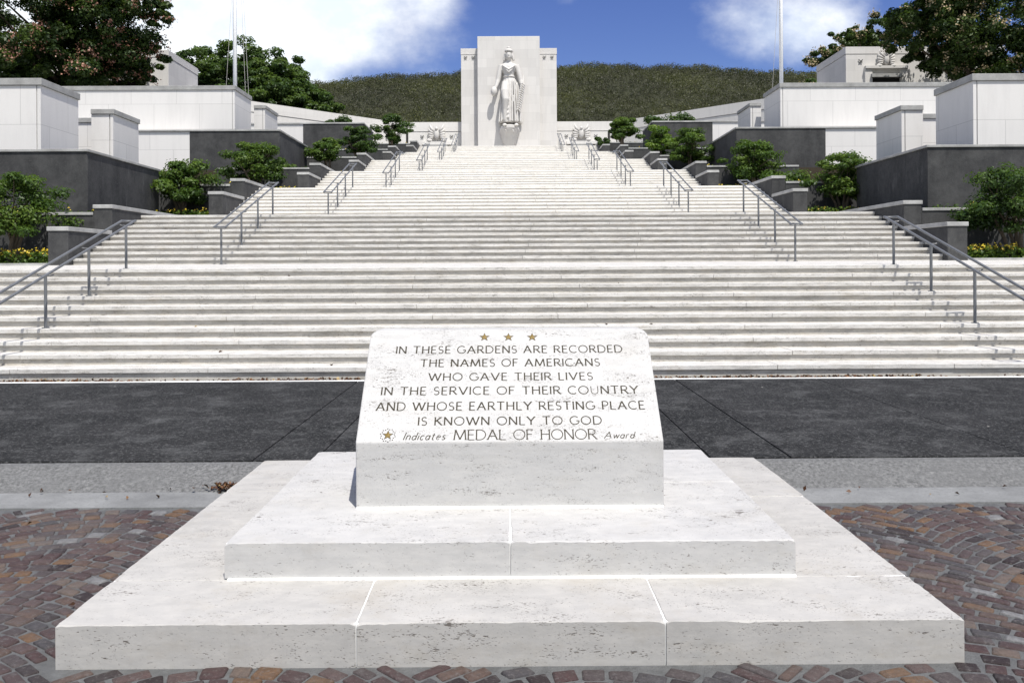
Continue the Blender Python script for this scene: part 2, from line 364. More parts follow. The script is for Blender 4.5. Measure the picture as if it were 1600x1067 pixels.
def cobbles():
    V = []; F = []; T = []
    WC = 1.42; ST = .093
    def h(x, k): return k + .40 * (1 - (2 * x / WC) ** 2)
    for col in range(-6, 7):
        cx = col * WC + .33
        y = -1.2 + (0.0 if col % 2 else .05)
        while y < 6.3:
            dep = ST * random.uniform(.93, 1.08); x = -WC / 2 + random.uniform(0, .012)
            while x < WC / 2 - .03:
                w = ST * random.uniform(.95, 1.36); x1 = x + w
                if x1 > WC / 2 - .055: x1 = WC / 2
                xm = (x + x1) / 2; sl = -.40 * 8 * xm / WC ** 2; L_ = math.hypot(1, sl); tx_, ty_ = 1 / L_, sl / L_
                hwid = (x1 - x) * .5 * L_ * .99 - .0066; hdep = dep * .5 / L_ - .0062
                mx = cx + xm; my = y + h(xm, dep / 2); x = x1
                if hwid < .015 or hdep < .015: continue
                hwid *= random.uniform(.90, 1.06); hdep *= random.uniform(.86, 1.06); sk = random.uniform(-.12, .12); ra = random.uniform(-.06, .06)
                if my + hdep * L_ > 5.735 or abs(mx) < 1.878 and 3.40 < my < 6.4: continue
                o = len(V); tz = random.uniform(-.0035, .002); tx = random.uniform(-.02, .02); ty = random.uniform(-.02, .02)
                cr = random.uniform(.07, .22); out = []
                for sx, sy in ((-1, -1), (1, -1), (1, 1), (-1, 1)):
                    jx = random.uniform(-.005, .005); jy = random.uniform(-.005, .005)
                    a = (sx * hwid * (1 - cr), sy * hdep); b = (sx * hwid, sy * hdep * (1 - cr))
                    for q in ((a, b) if sx * sy > 0 else (b, a)): out.append((q[0] + jx, q[1] + jy))
                out = [out[k] for k in (1, 2, 3, 4, 5, 6, 7, 0)] if False else out
                pts = []
                for a, b in out:
                    a2 = a + b * sk; b2 = b + a * ra
                    pts.append((a2 * tx_ - b2 * ty_, a2 * ty_ + b2 * tx_))
                pts.sort(key=lambda q: math.atan2(q[1], q[0]))
                for ins, zz in ((1.02, -.02), (1.0, -.0075), (.95, -.0005), (.80, .0025)):
                    for px, py in pts: V.append((mx + px * ins, my + py * ins, zz + tz + px * ins * tx + py * ins * ty))
                t = random.random()
                for lv in (0, 8, 16):
                    for k in range(8): F.append((o + lv + k, o + lv + (k + 1) % 8, o + lv + 8 + (k + 1) % 8, o + lv + 8 + k)); T.append(t)
                F.append(tuple(range(o + 24, o + 32))); T.append(t)
            y += dep
    me = bpy.data.meshes.new('cobblestones'); me.from_pydata(V, [], F); me.materials.append(M['cobble'])
    at = me.attributes.new('tone', 'FLOAT', 'FACE'); at.data.foreach_set('value', np.array(T, dtype=np.float32))
    o = finish('cobblestones', me, smooth=True); struct(o)
cobbles()

struct(MB().prism([(5.74, -.3), (6.19, -.3), (6.19, -.012), (5.74, .004)], -40, 40).build('gutter', M['gutter']))
kb = MB().prism([(6.19, -.3), (6.68, -.3), (6.68, .094), (6.64, .102), (6.56, .096), (6.30, .022), (6.19, -.012)], -40, 40).build('kerb', M['kerb'], smooth=False); struct(kb)
rd = MB()
xs = [-40, -7.4, -2.02, -1.53, 1.58, 2.21, 4.1, 9.6, 40]
for a, b in zip(xs[:-1], xs[1:]):
    rd.box(a + .006, b - .006, 6.685, 11.36, -.2, .105 + random.uniform(-.0015, .0015))
struct(rd.build('road', M['asphalt'], bevel=.004))
struct(MB().box(-40, 40, 6.6, 11.4, -.25, .085).build('road_base', M['dark']))
struct(MB().box(-40, 40, 11.36, 11.42, -.2, .112).build('drain_kerb', M['joint'], bevel=.004))
struct(MB().box(-40, 40, 11.42, 11.8, -.2, .06).build('drain_channel', M['gutter']))

# ------------------------------------------------------------------ grand staircase
RI = .1516; TR = .454; TH = .066
EDGE = {1: 20.0, 2: 10.02, 3: 9.0, 4: 8.05, 5: 7.36, 6: 6.8, 7: 6.33}
L = {0: (0, .105)}                        # landing n: (y of its front edge, z of its top)
FL = {}                                   # flight n: (y of first nosing, z of the first tread)
y, z, cnt = 11.65, .105, 10
for n in range(1, 8):
    FL[n] = (y, z + RI, cnt)
    L[n] = (y + TR * (cnt - 1), z + RI * cnt)
    y = L[n][0] + 3.864; z = L[n][1] + (.105 if n == 1 else .08); cnt = 9
ZT = L[7][1]
stair = thing('grand_staircase', (0, 11.6, .1), 'wide pale stone staircase climbing in seven flights behind the inscribed stone', 'staircase')
ORD = ['', 'lowest', 'second', 'third', 'fourth', 'fifth', 'sixth', 'topmost']
for n in range(1, 8):
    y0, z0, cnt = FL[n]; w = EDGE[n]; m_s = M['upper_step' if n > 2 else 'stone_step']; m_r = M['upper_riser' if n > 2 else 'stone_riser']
    core = MB()
    for k in range(cnt):
        yy = y0 + TR * k
        zt = z0 + RI * k - TH
        core.box(-w, w, yy + .034, yy + TR + .034 if k < cnt - 1 else yy + 1.2, zt - RI - .3, zt)
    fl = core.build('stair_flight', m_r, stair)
    for k in range(cnt - 1):
        yy = y0 + TR * k; zt = z0 + RI * k; m = MB(); dz = random.uniform(-.003, .003); dy = random.uniform(-.004, .004)
        cut = [-w] + sorted(random.uniform(-.4, .4) + c for c in np.arange(-w + 2.2, w - 1.2, 2.7)) + [w]
        for a, b in zip(cut[:-1], cut[1:]):
            e = random.uniform(-.0025, .0025); g = .0024
            m.box(a + g, b - g, yy + dy + e, yy + TR + .05, zt - TH, zt + dz + e)
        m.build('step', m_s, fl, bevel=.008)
    yl, zl = L[n]; w2 = w
    yn = (FL[n + 1][0] + .05) if n < 7 else 100; zn = (FL[n + 1][1] - RI) if n < 7 else ZT
    MB().prism([(yl, zl - TH), (yn, zn - TH), (yn, zn), (yl, zl)], -w2, w2).build('landing', m_s, stair, bevel=.008)

# ------------------------------------------------------------------ garden beds, plaza terrace and earth behind the walls
bed = MB()
for s in (-1, 1):
    bed.box(s * 20.0, s * 60, 11.8, 19.4, -1, L[1][1] + .02)
    for n in range(2, 8):
        ys = FL[n][0]; zl = L[n - 1][1]; zn = L[n][1]
        bed.box(s * (EDGE[n] + .25), s * 45, ys - .16, ys + 2.0, -1 + .01 * n, zl + .13)
        bed.box(s * (EDGE[n] + .25), s * 45, ys + 2.0, ys + 7.33, -1 + .005 * n, zn - .12)
    bed.box(s * 6.6, s * 90, 64.0, 104, -1, ZT - .02)
struct(bed.build('terrain', M['soil']))

# ------------------------------------------------------------------ stepped cheek walls, planter kerbs
for n in range(2, 8):
    for s in (-1, 1):
        e = EDGE[n]; ys = FL[n][0] - .2; ym = ys + 2.15; ye = FL[n][0] + 6.9
        zl = L[n - 1][1]; zn = L[n][1]; side = 'left' if s < 0 else 'right'
        t = thing('cheek_wall', (s * (e + .22), ys, zl), f'dark stepped side wall with pale coping on the {side} of the {ORD[n]} flight of stairs', 'wall', 'dark cheek walls beside the stairs')
        zlo = zl + .98; zup = zn + .17
        a0, a1 = s * e, s * (e + .46)
        MB().box(a0, a1, ys, ym - .004, zl - 1.0, zlo - .10).build('wall_block', M['basalt'], t, bevel=.012)
        MB().box(a0, a1, ym, ye, zl - .8, zup - .10).build('wall_block', M['basalt'], t, bevel=.012)
        MB().box(a0 - s * .02, a1 + s * .02, ys - .025, ym - .03, zlo - .10, zlo).build('coping', M['cheek_coping'], t, bevel=.012)
        MB().box(a0 - s * .02, a1 + s * .02, ym - .025, ye + .02, zup - .10, zup).build('coping', M['cheek_coping'], t, bevel=.012)
        # low planter wall between the two beds
        ow = 16.0 if n < 4 else 12.5
        t = thing('planter_wall', (s * (e + 1.5), ys + 2.2, zl), f'low dark planter wall with pale coping in the {side} bed beside the {ORD[n]} flight', 'planter wall', 'low planter walls in the beds')
        zc = zn - .02
        MB().box(s * (e + .465), s * ow, ym + .02, ym + .26, zl - .5, zc - .075).build('wall_block', M['basalt'], t, bevel=.01)
        MB().box(s * (e + .485), s * ow, ym - .005, ym + .285, zc - .075, zc).build('coping', M['cheek_coping'], t, bevel=.01)
        if n == 2:
            t = thing('planter_kerb', (s * 11, ys, zl), f'long low pale kerb edging the flower bed on the {side} of the first landing', 'kerb', 'kerbs edging the front flower beds')
            MB().box(s * (e + .465), s * 22, ys + .02, ys + .26, zl - .3, zl + .055).build('kerb_base', M['basalt'], t)
            MB().box(s * (e + .465), s * 22, ys - .005, ys + .29, zl + .055, zl + .15).build('coping', M['cheek_coping'], t, bevel=.01)

# ------------------------------------------------------------------ handrails
RAILX = {1: 7.15, 2: 6.48, 3: 5.65, 4: 4.91, 5: 4.36, 6: 3.96, 7: 3.65}
def handrail(n, s):
    y0, z0, cnt = FL[n]; x = s * RAILX[n] + (.07 if n == 1 and s > 0 else 0); side = 'left' if s < 0 else 'right'
    def tread(k): return (y0 + TR * (k - 1), z0 + RI * (k - 1))
    feet = []
    if n == 1:
        for k in (1, 4, 7): a, b = tread(k); feet.append((a + (.04 if k == 1 else .15), b))
    else:
        feet.append((y0 - .38, z0 - RI - .008))
        for k in (3, 6): a, b = tread(k); feet.append((a + .17, b))
    a, b = tread(cnt); feet.append((a + .2, b + .004))
    t = thing('handrail', (x, feet[0][0], feet[0][1]), f'grey steel double handrail on the {side} half of the {ORD[n]} flight of stairs', 'handrail', 'steel handrails on the stairs')
    H = .87; hw = .125
    for fy, fz in feet:
        m = MB().tube([(x, fy, fz), (x, fy, fz + H - .05)], .024, 10); m.tube([(x, fy, fz), (x, fy, fz + .012)], .055, 12)
        p = m.build('post', M['steel'], t, smooth=False)
        MB().tube([(x - hw, fy, fz + H - .045), (x - hw * .6, fy, fz + H - .06), (x + hw * .6, fy, fz + H - .06), (x + hw, fy, fz + H - .045)], .011, 6).build('bracket', M['steel'], p)
    (ya, za), (yb, zb) = feet[0], feet[-1]; sl = (zb - za) / (yb - ya)
    path = []
    for k in range(9):                      # lower loop, then up the right rail, upper loop, back down the left rail
        th = math.pi + math.pi * k / 8; path.append((x + hw * math.cos(th), ya - .10 + hw * math.sin(th), za + H + sl * -.10))
    for k in range(1, 8): q = k / 8; path.append((x + hw, ya - .1 + (yb - ya + .2) * q, za + H + sl * (-.1 + (yb - ya + .2) * q)))
    for k in range(9):
        th = math.pi * k / 8; path.append((x + hw * math.cos(th), yb + .10 + hw * math.sin(th), zb + H + sl * .10))
    for k in range(7, 0, -1): q = k / 8; path.append((x - hw, ya - .1 + (yb - ya + .2) * q, za + H + sl * (-.1 + (yb - ya + .2) * q)))
    MB().tube(path, .0215, 10, closed=True).build('rail', M['steel'], t, smooth=True)
for n in range(1, 8):
    for s in (-1, 1): handrail(n, s)

# ------------------------------------------------------------------ inscribed stone on two plinth slabs
mon = thing('inscribed_stone', (0, 4.9, 0), 'large pale inscribed stone block with a sloping face on two broad stone slabs', 'memorial stone')
Z1, Z2 = .171, .339
x1, ya1, yb1 = 1.838, 3.435, 6.385
x2, ya2, yb2 = 1.322, 3.93, 5.89
xb, yfa, yft, ybk, zft, ztp = .812, 4.487, 5.02, 5.17, .686, 1.240
def chipped(m, x0, x1, y0, y1, z0, z1):
    """stone slab whose upper arrises are worn and chipped unevenly"""
    pts = []
    def side(xa, ya_, xb3, yb3, nx_, ny_):
        n = max(2, int(math.hypot(xb3 - xa, yb3 - ya_) / .022))
        for i in range(n): pts.append((xa + (xb3 - xa) * i / n, ya_ + (yb3 - ya_) * i / n, nx_, ny_, i == 0))
    side(x0, y0, x1, y0, 0, 1); side(x1, y0, x1, y1, -1, 0); side(x1, y1, x0, y1, 0, -1); side(x0, y1, x0, y0, 1, 0)
    n = len(pts); A = []; B = []; C = []; run = .004
    for i, (x, y, nx_, ny_, corner) in enumerate(pts):
        run = max(.002, min(.010, run + random.uniform(-.0018, .0016))) if random.random() > .035 else random.choice((.003, .004, .006, .010))
        b = run if not corner else .012; wob = random.uniform(-.0012, .0012)
        if corner:
            pn = pts[i - 1]; nx_, ny_ = nx_ + pn[2], ny_ + pn[3]
        C.append((x, y, z0)); A.append((x + nx_ * abs(wob), y + ny_ * abs(wob), z1 - b * random.uniform(.6, 1.2))); B.append((x + nx_ * b, y + ny_ * b, z1))
    m.add(C + A + B, [(i, (i + 1) % n, n + (i + 1) % n, n + i) for i in range(n)] + [(n + i, n + (i + 1) % n, 2 * n + (i + 1) % n, 2 * n + i) for i in range(n)] + [tuple(range(2 * n, 3 * n)), tuple(range(n - 1, -1, -1))])
def slab_part(name, x, ya, yb, za, zb, cuts):
    m = MB()
    for (a, b, c, d) in cuts: chipped(m, a + .0025, b - .0025, c + .0025, d - .0025, za, zb + random.uniform(-.001, .001))
    return m.build(name, M['stone_base' if name == 'lower_slab' else 'stone_upper'], mon)
lo = slab_part('lower_slab', x1, ya1, yb1, -.06, Z1, [(-x1, -.625, ya1, ya2), (-.625, .627, ya1, ya2), (.627, x1, ya1, ya2),
               (-x1, -x2 + .1, ya2, 5.5), (-x1, -x2 + .1, 5.5, yb1), (x2 - .1, x1, ya2, 5.3), (x2 - .1, x1, 5.3, yb1), (-x2 + .1, x2 - .1, ya2, yb1)])
MB().box(-x1 + .01, x1 - .01, ya1 + .01, yb1 - .01, -.05, Z1 - .004).build('mortar_joint', M['joint'], lo)
up = slab_part('upper_slab', x2, ya2, yb2, Z1 + .006, Z2, [(-x2, 0.0, ya2, yb2), (0.0, x2, ya2, 5.0), (0.0, x2, 5.0, yb2)])
MB().box(-x2 + .008, x2 - .008, ya2 + .012, yb2 - .008, Z1 - .01, Z2 - .004).build('mortar_joint', M['joint'], up)
MB().box(-x2 + .02, x2 - .003, ya2 - .012, ya2 + .05, Z1 - .01, Z1 + .007).build('mortar_joint', M['joint'], up)
# block: rounded upper corners, so its outline is drawn along the sloping face
def block():
    n = 6; rc = .06
    Lf = math.hypot(yft - yfa, ztp - zft); dirv = ((yft - yfa) / Lf, (ztp - zft) / Lf)
    def pt(x, s): return (x, yfa + dirv[0] * s, zft + dirv[1] * s)
    left = [pt(-xb + rc - rc * math.cos(math.pi / 2 * k / n), Lf - rc + rc * math.sin(math.pi / 2 * k / n)) for k in range(n + 1)]
    top = left + [(-x, y, z) for x, y, z in reversed(left)]
    front = [(-xb, yfa, zft)] + top + [(xb, yfa, zft)]
    vs = list(front); back = []
    for x, y, z in front: back.append((x, max(y + .13, ybk) if z > zft else ybk, z if z > zft + .01 else zft))
    m = len(front); vs += back
    b0 = len(vs); vs += [(-xb, yfa, Z2 + .004), (xb, yfa, Z2 + .004), (xb, ybk, Z2 + .004), (-xb, ybk, Z2 + .004)]
    fs = [tuple(range(m - 1, -1, -1))] + [(i, i + 1, m + i + 1, m + i) for i in range(m - 1)]
    fs += [(0, m - 1, b0 + 1, b0), (m - 1, 2 * m - 1, b0 + 2, b0 + 1), (m, 0, b0, b0 + 3), tuple(range(m, 2 * m)), (2 * m - 1, m, b0 + 3, b0 + 2), (b0, b0 + 1, b0 + 2, b0 + 3)]
    o = MB().add(vs, fs).build('inscription_block', M['stone_block'], mon, bevel=.007)
    MB().box(-xb + .004, xb - .004, yfa - .012, yfa + .05, Z2 - .003, Z2 + .009).build('mortar_joint', M['joint'], o)
    return o, Lf, dirv
blk, LF, DV = block()
NV = Vector((0, -DV[1], DV[0]))            # outward normal of the sloping face

def arc(cx, cy, rx, ry, a0, a1, n=10):
    return [(cx + rx * math.cos(R(a0 + (a1 - a0) * i / n)), cy + ry * math.sin(R(a0 + (a1 - a0) * i / n))) for i in range(n + 1)]
GL = {  # glyph: (advance width, strokes); capitals one unit high
 'I': (.10, [[(.05, 0), (.05, 1)]]),
 'N': (.78, [[(.06, 0), (.06, 1)], [(.06, 1), (.72, 0)], [(.72, 0), (.72, 1)]]),
 'T': (.74, [[(0, 1), (.74, 1)], [(.37, 1), (.37, 0)]]),
 'H': (.76, [[(.06, 0), (.06, 1)], [(.70, 0), (.70, 1)], [(.06, .52), (.70, .52)]]),
 'E': (.56, [[(.06, 0), (.06, 1)], [(.06, 1), (.54, 1)], [(.06, .52), (.48, .52)], [(.06, 0), (.56, 0)]]),
 'F': (.54, [[(.06, 0), (.06, 1)], [(.06, 1), (.54, 1)], [(.06, .52), (.46, .52)]]),
 'L': (.54, [[(.06, 1), (.06, 0)], [(.06, 0), (.54, 0)]]),
 'S': (.54, [arc(.28, .74, .22, .25, 35, 270, 9) + arc(.27, .25, .24, .25, 90, -145, 9)]),
 'G': (.86, [arc(.46, .5, .44, .5, 48, 340, 16) + [(.86, .44)], [(.62, .44), (.88, .44)]]),
 'C': (.80, [arc(.46, .5, .44, .5, 48, 312, 16)]),
 'O': (.94, [arc(.47, .5, .45, .5, 90, 450, 22)]),
 'D': (.82, [[(.06, 0), (.06, 1)], [(.06, 1), (.30, 1)] + arc(.32, .5, .47, .5, 88, -88, 12) + [(.30, 0), (.06, 0)]]),
 'R': (.68, [[(.06, 0), (.06, 1)], [(.06, 1), (.30, 1)] + arc(.32, .74, .27, .26, 88, -88, 8) + [(.06, .48)], [(.32, .48), (.68, 0)]]),
 'P': (.60, [[(.06, 0), (.06, 1)], [(.06, 1), (.30, 1)] + arc(.32, .73, .27, .27, 88, -88, 8) + [(.06, .46)]]),
 'A': (.86, [[(.04, 0), (.43, 1)], [(.43, 1), (.82, 0)], [(.19, .36), (.68, .36)]]),
 'V': (.84, [[(.03, 1), (.42, 0)], [(.42, 0), (.81, 1)]]),
 'M': (1.02, [[(.04, 0), (.14, 1)], [(.14, 1), (.51, .06)], [(.51, .06), (.88, 1)], [(.88, 1), (.98, 0)]]),
 'W': (1.22, [[(.02, 1), (.32, 0)], [(.32, 0), (.61, .96)], [(.61, .96), (.90, 0)], [(.90, 0), (1.2, 1)]]),
 'K': (.70, [[(.06, 0), (.06, 1)], [(.62, 1), (.08, .46)], [(.22, .58), (.70, 0)]]),
 'Y': (.76, [[(.02, 1), (.38, .48)], [(.74, 1), (.38, .48)], [(.38, .48), (.38, 0)]]),
 'U': (.76, [[(.06, 1), (.06, .34)] + arc(.38, .32, .32, .32, 180, 360, 10) + [(.70, 1)]]),
 'n': (.44, [[(.04, 0), (.04, .6)], [(.04, .40)] + arc(.22, .40, .18, .19, 180, 0, 8) + [(.40, 0)]]),
 'd': (.46, [arc(.22, .28, .19, .28, 20, 340, 12), [(.42, 1), (.42, 0)]]),
 'i': (.08, [[(.04, 0), (.04, .6)], [(.04, .78), (.04, .88)]]),
 'c': (.40, [arc(.22, .29, .19, .29, 45, 315, 12)]),
 'a': (.46, [arc(.22, .29, .19, .29, 20, 340, 12), [(.42, .6), (.42, 0)]]),
 't': (.34, [[(.14, .86), (.14, .12)] + arc(.25, .12, .11, .12, 180, 300, 5), [(0, .6), (.30, .6)]]),
 'e': (.44, [[(.04, .30), (.41, .33)] + arc(.22, .30, .19, .29, 10, 320, 12)]),
 's': (.36, [arc(.19, .44, .14, .15, 40, 270, 7) + arc(.18, .15, .16, .15, 90, -140, 7)]),
 'w': (.62, [[(.0, .6), (.16, 0)], [(.16, 0), (.31, .56)], [(.31, .56), (.46, 0)], [(.46, 0), (.62, .6)]]),
 'r': (.32, [[(.04, 0), (.04, .6)], [(.04, .40)] + arc(.20, .42, .16, .17, 180, 60, 5)]),
}
LETN = [0]
def face_pt(x, s, h): return (x, yfa + DV[0] * s + NV.y * h, zft + DV[1] * s + NV.z * h)
def text_line(txt, xc0, xc1, s0, cap, slant=0.0, wgt=.112, serif=True, track=.20):
    """letters cut and painted on the sloping face, stretched to fill xc0..xc1; baseline at s0 up the face"""
    adv = []; x = 0; words = []
    for i, ch in enumerate(txt):
        adv.append(x); x += (.52 if ch == ' ' else GL[ch][0] + track)
    tot = x - track; m = MB(); words.append(m); kx = (xc1 - xc0) / (tot * cap) if tot else 1
    for ch, ax in zip(txt, adv):
        if ch == ' ':
            m = MB(); words.append(m); continue
        for st in GL[ch][1]:
            LETN[0] += 1; lift = .0006 + .00004 * (LETN[0] % 9); pts = st; n = len(pts)
            def place(px, py): return (xc0 + (ax + px + slant * py) * cap * kx, s0 + py * cap)
            Q = [Vector((*place(px, py), 0)) for px, py in pts]; vs = []
            dx0 = Q[-1] - Q[0]; thin = .72 if abs(dx0.x) > abs(dx0.y) * 1.5 else 1.0
            for i in range(n):
                tg = (Q[min(i + 1, n - 1)] - Q[max(i - 1, 0)]).normalized(); nm = Vector((-tg.y, tg.x, 0))
                hwid = wgt * cap * .5 * thin * (1.32 if (i in (0, n - 1) and n < 4 and serif) else 1.0)
                a = Q[i] + nm * hwid; b = Q[i] - nm * hwid
                vs += [face_pt(a.x, a.y, lift), face_pt(b.x, b.y, lift), face_pt(a.x, a.y, -.002), face_pt(b.x, b.y, -.002)]
            fs = []
            for i in range(n - 1):
                j = 4 * i; k = j + 4
                fs += [(j, j + 1, k + 1, k), (j, k, k + 2, j + 2), (j + 1, j + 3, k + 3, k + 1)]
            m.add(vs, fs)
            if serif and n == 2:
                for e_ in (0, 1):
                    q = Q[e_]; d_ = (Q[1] - Q[0]).normalized()
                    if abs(d_.y) < .35: continue
                    hwd = .10 * cap; hh = .028 * cap; sg = 1 if e_ == (1 if Q[1].y > Q[0].y else 0) else -1
                    yy = q.y - sg * hh
                    m.add([face_pt(q.x + a * hwd, yy + b * hh, lift + .0003) for a, b in ((-1, -1), (1, -1), (1, 1), (-1, 1))], [(0, 1, 2, 3)])
    for w in words: w.build('engraved_word', M['letter'], blk)
def star(xc, s, r, mat, name='star', h=.004, parent=blk):
    vs = [face_pt(xc, s, h)]
    for k in range(10):
        rr = r if k % 2 == 0 else r * .39; th = R(90 + 36 * k); vs.append(face_pt(xc + rr * math.cos(th), s + rr * math.sin(th), .0011))
    return MB().add(vs, [(0, 1 + k, 1 + (k + 1) % 10) for k in range(10)]).build(name, mat, parent)
def star_outline(xc, s, r, parent):
    m = MB(); vs = []
    for k in range(10):
        for q in (1.0, .80):
            rr = (r if k % 2 == 0 else r * .41) * q; th = R(90 + 36 * k); vs.append(face_pt(xc + rr * math.cos(th), s + rr * math.sin(th), .0017))
    m.add(vs, [(2 * k, 2 * ((k + 1) % 10), 2 * ((k + 1) % 10) + 1, 2 * k + 1) for k in range(10)])
    return m.build('star_outline', M['letter'], parent)

FACE_ROT = (Matrix.Rotation(-0.0038, 4, 'Z') @ Matrix.Rotation(R(90), 4, 'X') @ Matrix.Rotation(-0.0055, 4, 'Z')).to_3x3()
def pix(px, py):
    """where a ray through the photo at (px, py) meets the sloping face: (x, distance up the face)"""
    c = FACE_ROT @ Vector(((px - 800) / 1330, (419 - py) / 1330, -1))
    o = Vector((0, 0, EYE)); p0 = Vector((0, yfa, zft)); t = (p0 - o).dot(NV) / c.dot(NV); h = o + c * t
    return h.x, (h.y - yfa) * DV[0] + (h.z - zft) * DV[1]
def tl(txt, xa, xb_, ymid, ytop, ybot, **kw):
    a, _ = pix(xa, ymid); b, _ = pix(xb_, ymid); _, s0 = pix((xa + xb_) / 2, ybot); _, s1 = pix((xa + xb_) / 2, ytop)
    return text_line(txt, a, b, s0, s1 - s0, **kw)
tl('IN THESE GARDENS ARE RECORDED', 619.5, 972, 546, 540.5, 551.5)
tl('THE NAMES OF AMERICANS', 657, 937, 566.5, 561, 572.3)
tl('WHO GAVE THEIR LIVES', 670, 926, 588.5, 582.6, 594)
tl('IN THE SERVICE OF THEIR COUNTRY', 596, 997, 610, 604, 616)
tl('AND WHOSE EARTHLY RESTING PLACE', 588, 1007, 634, 627.8, 640.3)
tl('IS KNOWN ONLY TO GOD', 653.5, 940, 657, 651, 663.5)
tl('Indicates', 630, 695, 680, 675.5, 687, slant=.28, wgt=.11, serif=False, track=.17)
tl('MEDAL OF HONOR', 709, 932, 680, 671, 686.5, wgt=.082, serif=True, track=.10)
tl('Award', 943, 990, 680, 674.5, 684.5, slant=.28, wgt=.11, serif=False, track=.17)
for px in (757, 794.5, 831.5):
    sx, ss = pix(px, 527); o = star(sx, ss, .030, M['gold']); star_outline(sx, ss, .032, o)
sx, ss = pix(606, 680)
o = star(sx, ss, .026, M['gold']); star_outline(sx, ss, .031, o)
m = MB()
for k in range(20):
    th = R(18 * k + 6); rr = .040 if k % 2 else .035; q = .0028
    m.add([face_pt(sx + rr * math.cos(th) + a * q, ss + rr * math.sin(th) + b * q, .0012) for a, b in ((-1, -1), (1, -1), (1, 1), (-1, 1))], [(0, 1, 2, 3)])
m.build('dotted_ring', M['letter'], o)

# ------------------------------------------------------------------ court walls either side
def white_block(t, x_in, x_out, ya, yb, za, zb, s, cop=.16):
    """pale panelled block with a thin groove near its inner corner and an overhanging coping"""
    MB().box(s * x_in, s * (x_in + .10), ya, yb, za, zb - cop).build('corner_panel', M['white'], t, bevel=.006)
    MB().box(s * (x_in + .125), s * x_out, ya, yb - .004, za, zb - cop).build('wall_panel', M['white'], t, bevel=.006)
    MB().box(s * (x_in + .08), s * (x_in + .14), ya + .03, yb - .03, za, zb - cop - .004).build('groove', M['coping'], t)
    MB().box(s * (x_in - .05), s * x_out, ya - .05, yb + .03, zb - cop, zb).build('coping', M['coping'], t, bevel=.012)
for s in (-1, 1):
    side = 'left' if s < 0 else 'right'
    # first court
    t = thing('court_wall', (s * 11.4, 23, 3), f'tall dark stone terrace wall behind the nearest tree on the {side}', 'wall')
    MB().box(s * 11.35, s * 32, 23, 27.7, 2.4, 4.80).build('wall_block', M['basalt'], t, bevel=.015)
    MB().slab([(s * 11.31, 22.96), (s * 32, 22.96), (s * 32, 23.4), (s * 11.75, 23.4), (s * 11.75, 27.74), (s * 11.31, 27.74)][::s], 4.80, 4.87).build('coping', M['coping'], t, bevel=.01)
    t = thing('white_wall', (s * 13.5, 24.5, 4.8), f'largest pale panelled wall block with thick grey coping at the far {side}', 'wall')
    white_block(t, 13.42, 32, 24.5, 26.65, 4.81, 7.12, s, .20)
    t = thing('white_wall', (s * 12.9, 27.5, 4.8), f'short pale pier with grey coping beside the largest white wall on the {side}', 'wall')
    white_block(t, 12.76, 13.46, 27.55, 29.45, 3.2, 6.80, s, .16)
    MB().box(s * 13.47, s * 24, 29.0, 29.4, 3.2, 6.62).build('back_panel', M['white'], t)
    MB().box(s * 13.52, s * 24, 28.95, 29.43, 6.62, 6.78).build('coping', M['coping'], t, bevel=.01)
    # second court
    t = thing('court_wall', (s * 10.3, 38, 5), f'dark terrace wall with a white panel beside it, midway up the {side} of the stairs', 'wall')
    MB().box(s * 10.2, s * 14.2, 38, 43.2, 4.3, 7.76).build('wall_block', M['basalt'], t, bevel=.015)
    MB().box(s * 14.205, s * 32, 38.03, 43.2, 4.3, 7.76).build('white_panel', M['white'], t)
    MB().slab([(s * 10.16, 37.96), (s * 32, 37.96), (s * 32, 38.4), (s * 10.6, 38.4), (s * 10.6, 43.24), (s * 10.16, 43.24)][::s], 7.76, 7.84).build('coping', M['coping'], t, bevel=.01)
    t = thing('white_wall', (s * 12.7, 39.5, 7.8), f'long pale panelled wall in front of the flagpole on the {side}', 'wall')
    white_block(t, 12.66, 30, 39.5, 42.0, 7.77, 10.12, s, .20)
    t = thing('white_wall', (s * 12.3, 42.5, 7.8), f'small pale pier behind the long white wall near the {side} flagpole', 'wall')
    white_block(t, 12.12, 12.66, 42.5, 44.8, 5.5, 9.78, s, .16)
    # third court
    t = thing('court_wall', (s * 9.1, 53, 8), f'small dark terrace wall with sloping side near the top of the stairs on the {side}', 'wall')
    MB().box(s * 9.0, s * 12.75, 53, 56.8, 7.2, 10.62).build('wall_block', M['basalt'], t, bevel=.015)
    MB().box(s * 12.755, s * 32, 53.03, 56.8, 7.2, 10.62).build('white_panel', M['white'], t)
    MB().slab([(s * 8.96, 52.96), (s * 32, 52.96), (s * 32, 53.4), (s * 9.4, 53.4), (s * 9.4, 56.84), (s * 8.96, 56.84)][::s], 10.62, 10.71).build('coping', M['cheek_coping'], t, bevel=.01)
    # flagpole
    fx = -13.95 if s < 0 else 14.03
    t = thing('flagpole', (fx, 43.6, 7.8), f'tall white flagpole with rope halyards rising behind the {side} white wall', 'flagpole', 'flagpoles')
    MB().tube([(fx, 43.6, 7.2), (fx, 43.6, 16), (fx, 43.6, 30)], [.10, .095, .06], 14).build('pole', M['pole'], t, smooth=True)
    MB().ball((fx, 43.6, 30.1), .14).build('finial', M['gold'], t)
    MB().tube([(fx, 43.6, 8.2), (fx, 43.6, 8.21)], .35, 14).build('base_collar', M['coping'], t)
    offs = ((-.55, .30), (.62, .12), (.80, .14)) if s < 0 else ((-.60, .25),)
    for a, b in offs:
        MB().tube([(fx + a, 43.5, 9.0), (fx + b, 43.55, 22), (fx + .07 * (1 if a > 0 else -1), 43.6, 29.8)], .009, 5).build('halyard', M['rope'], t)
court = MB()
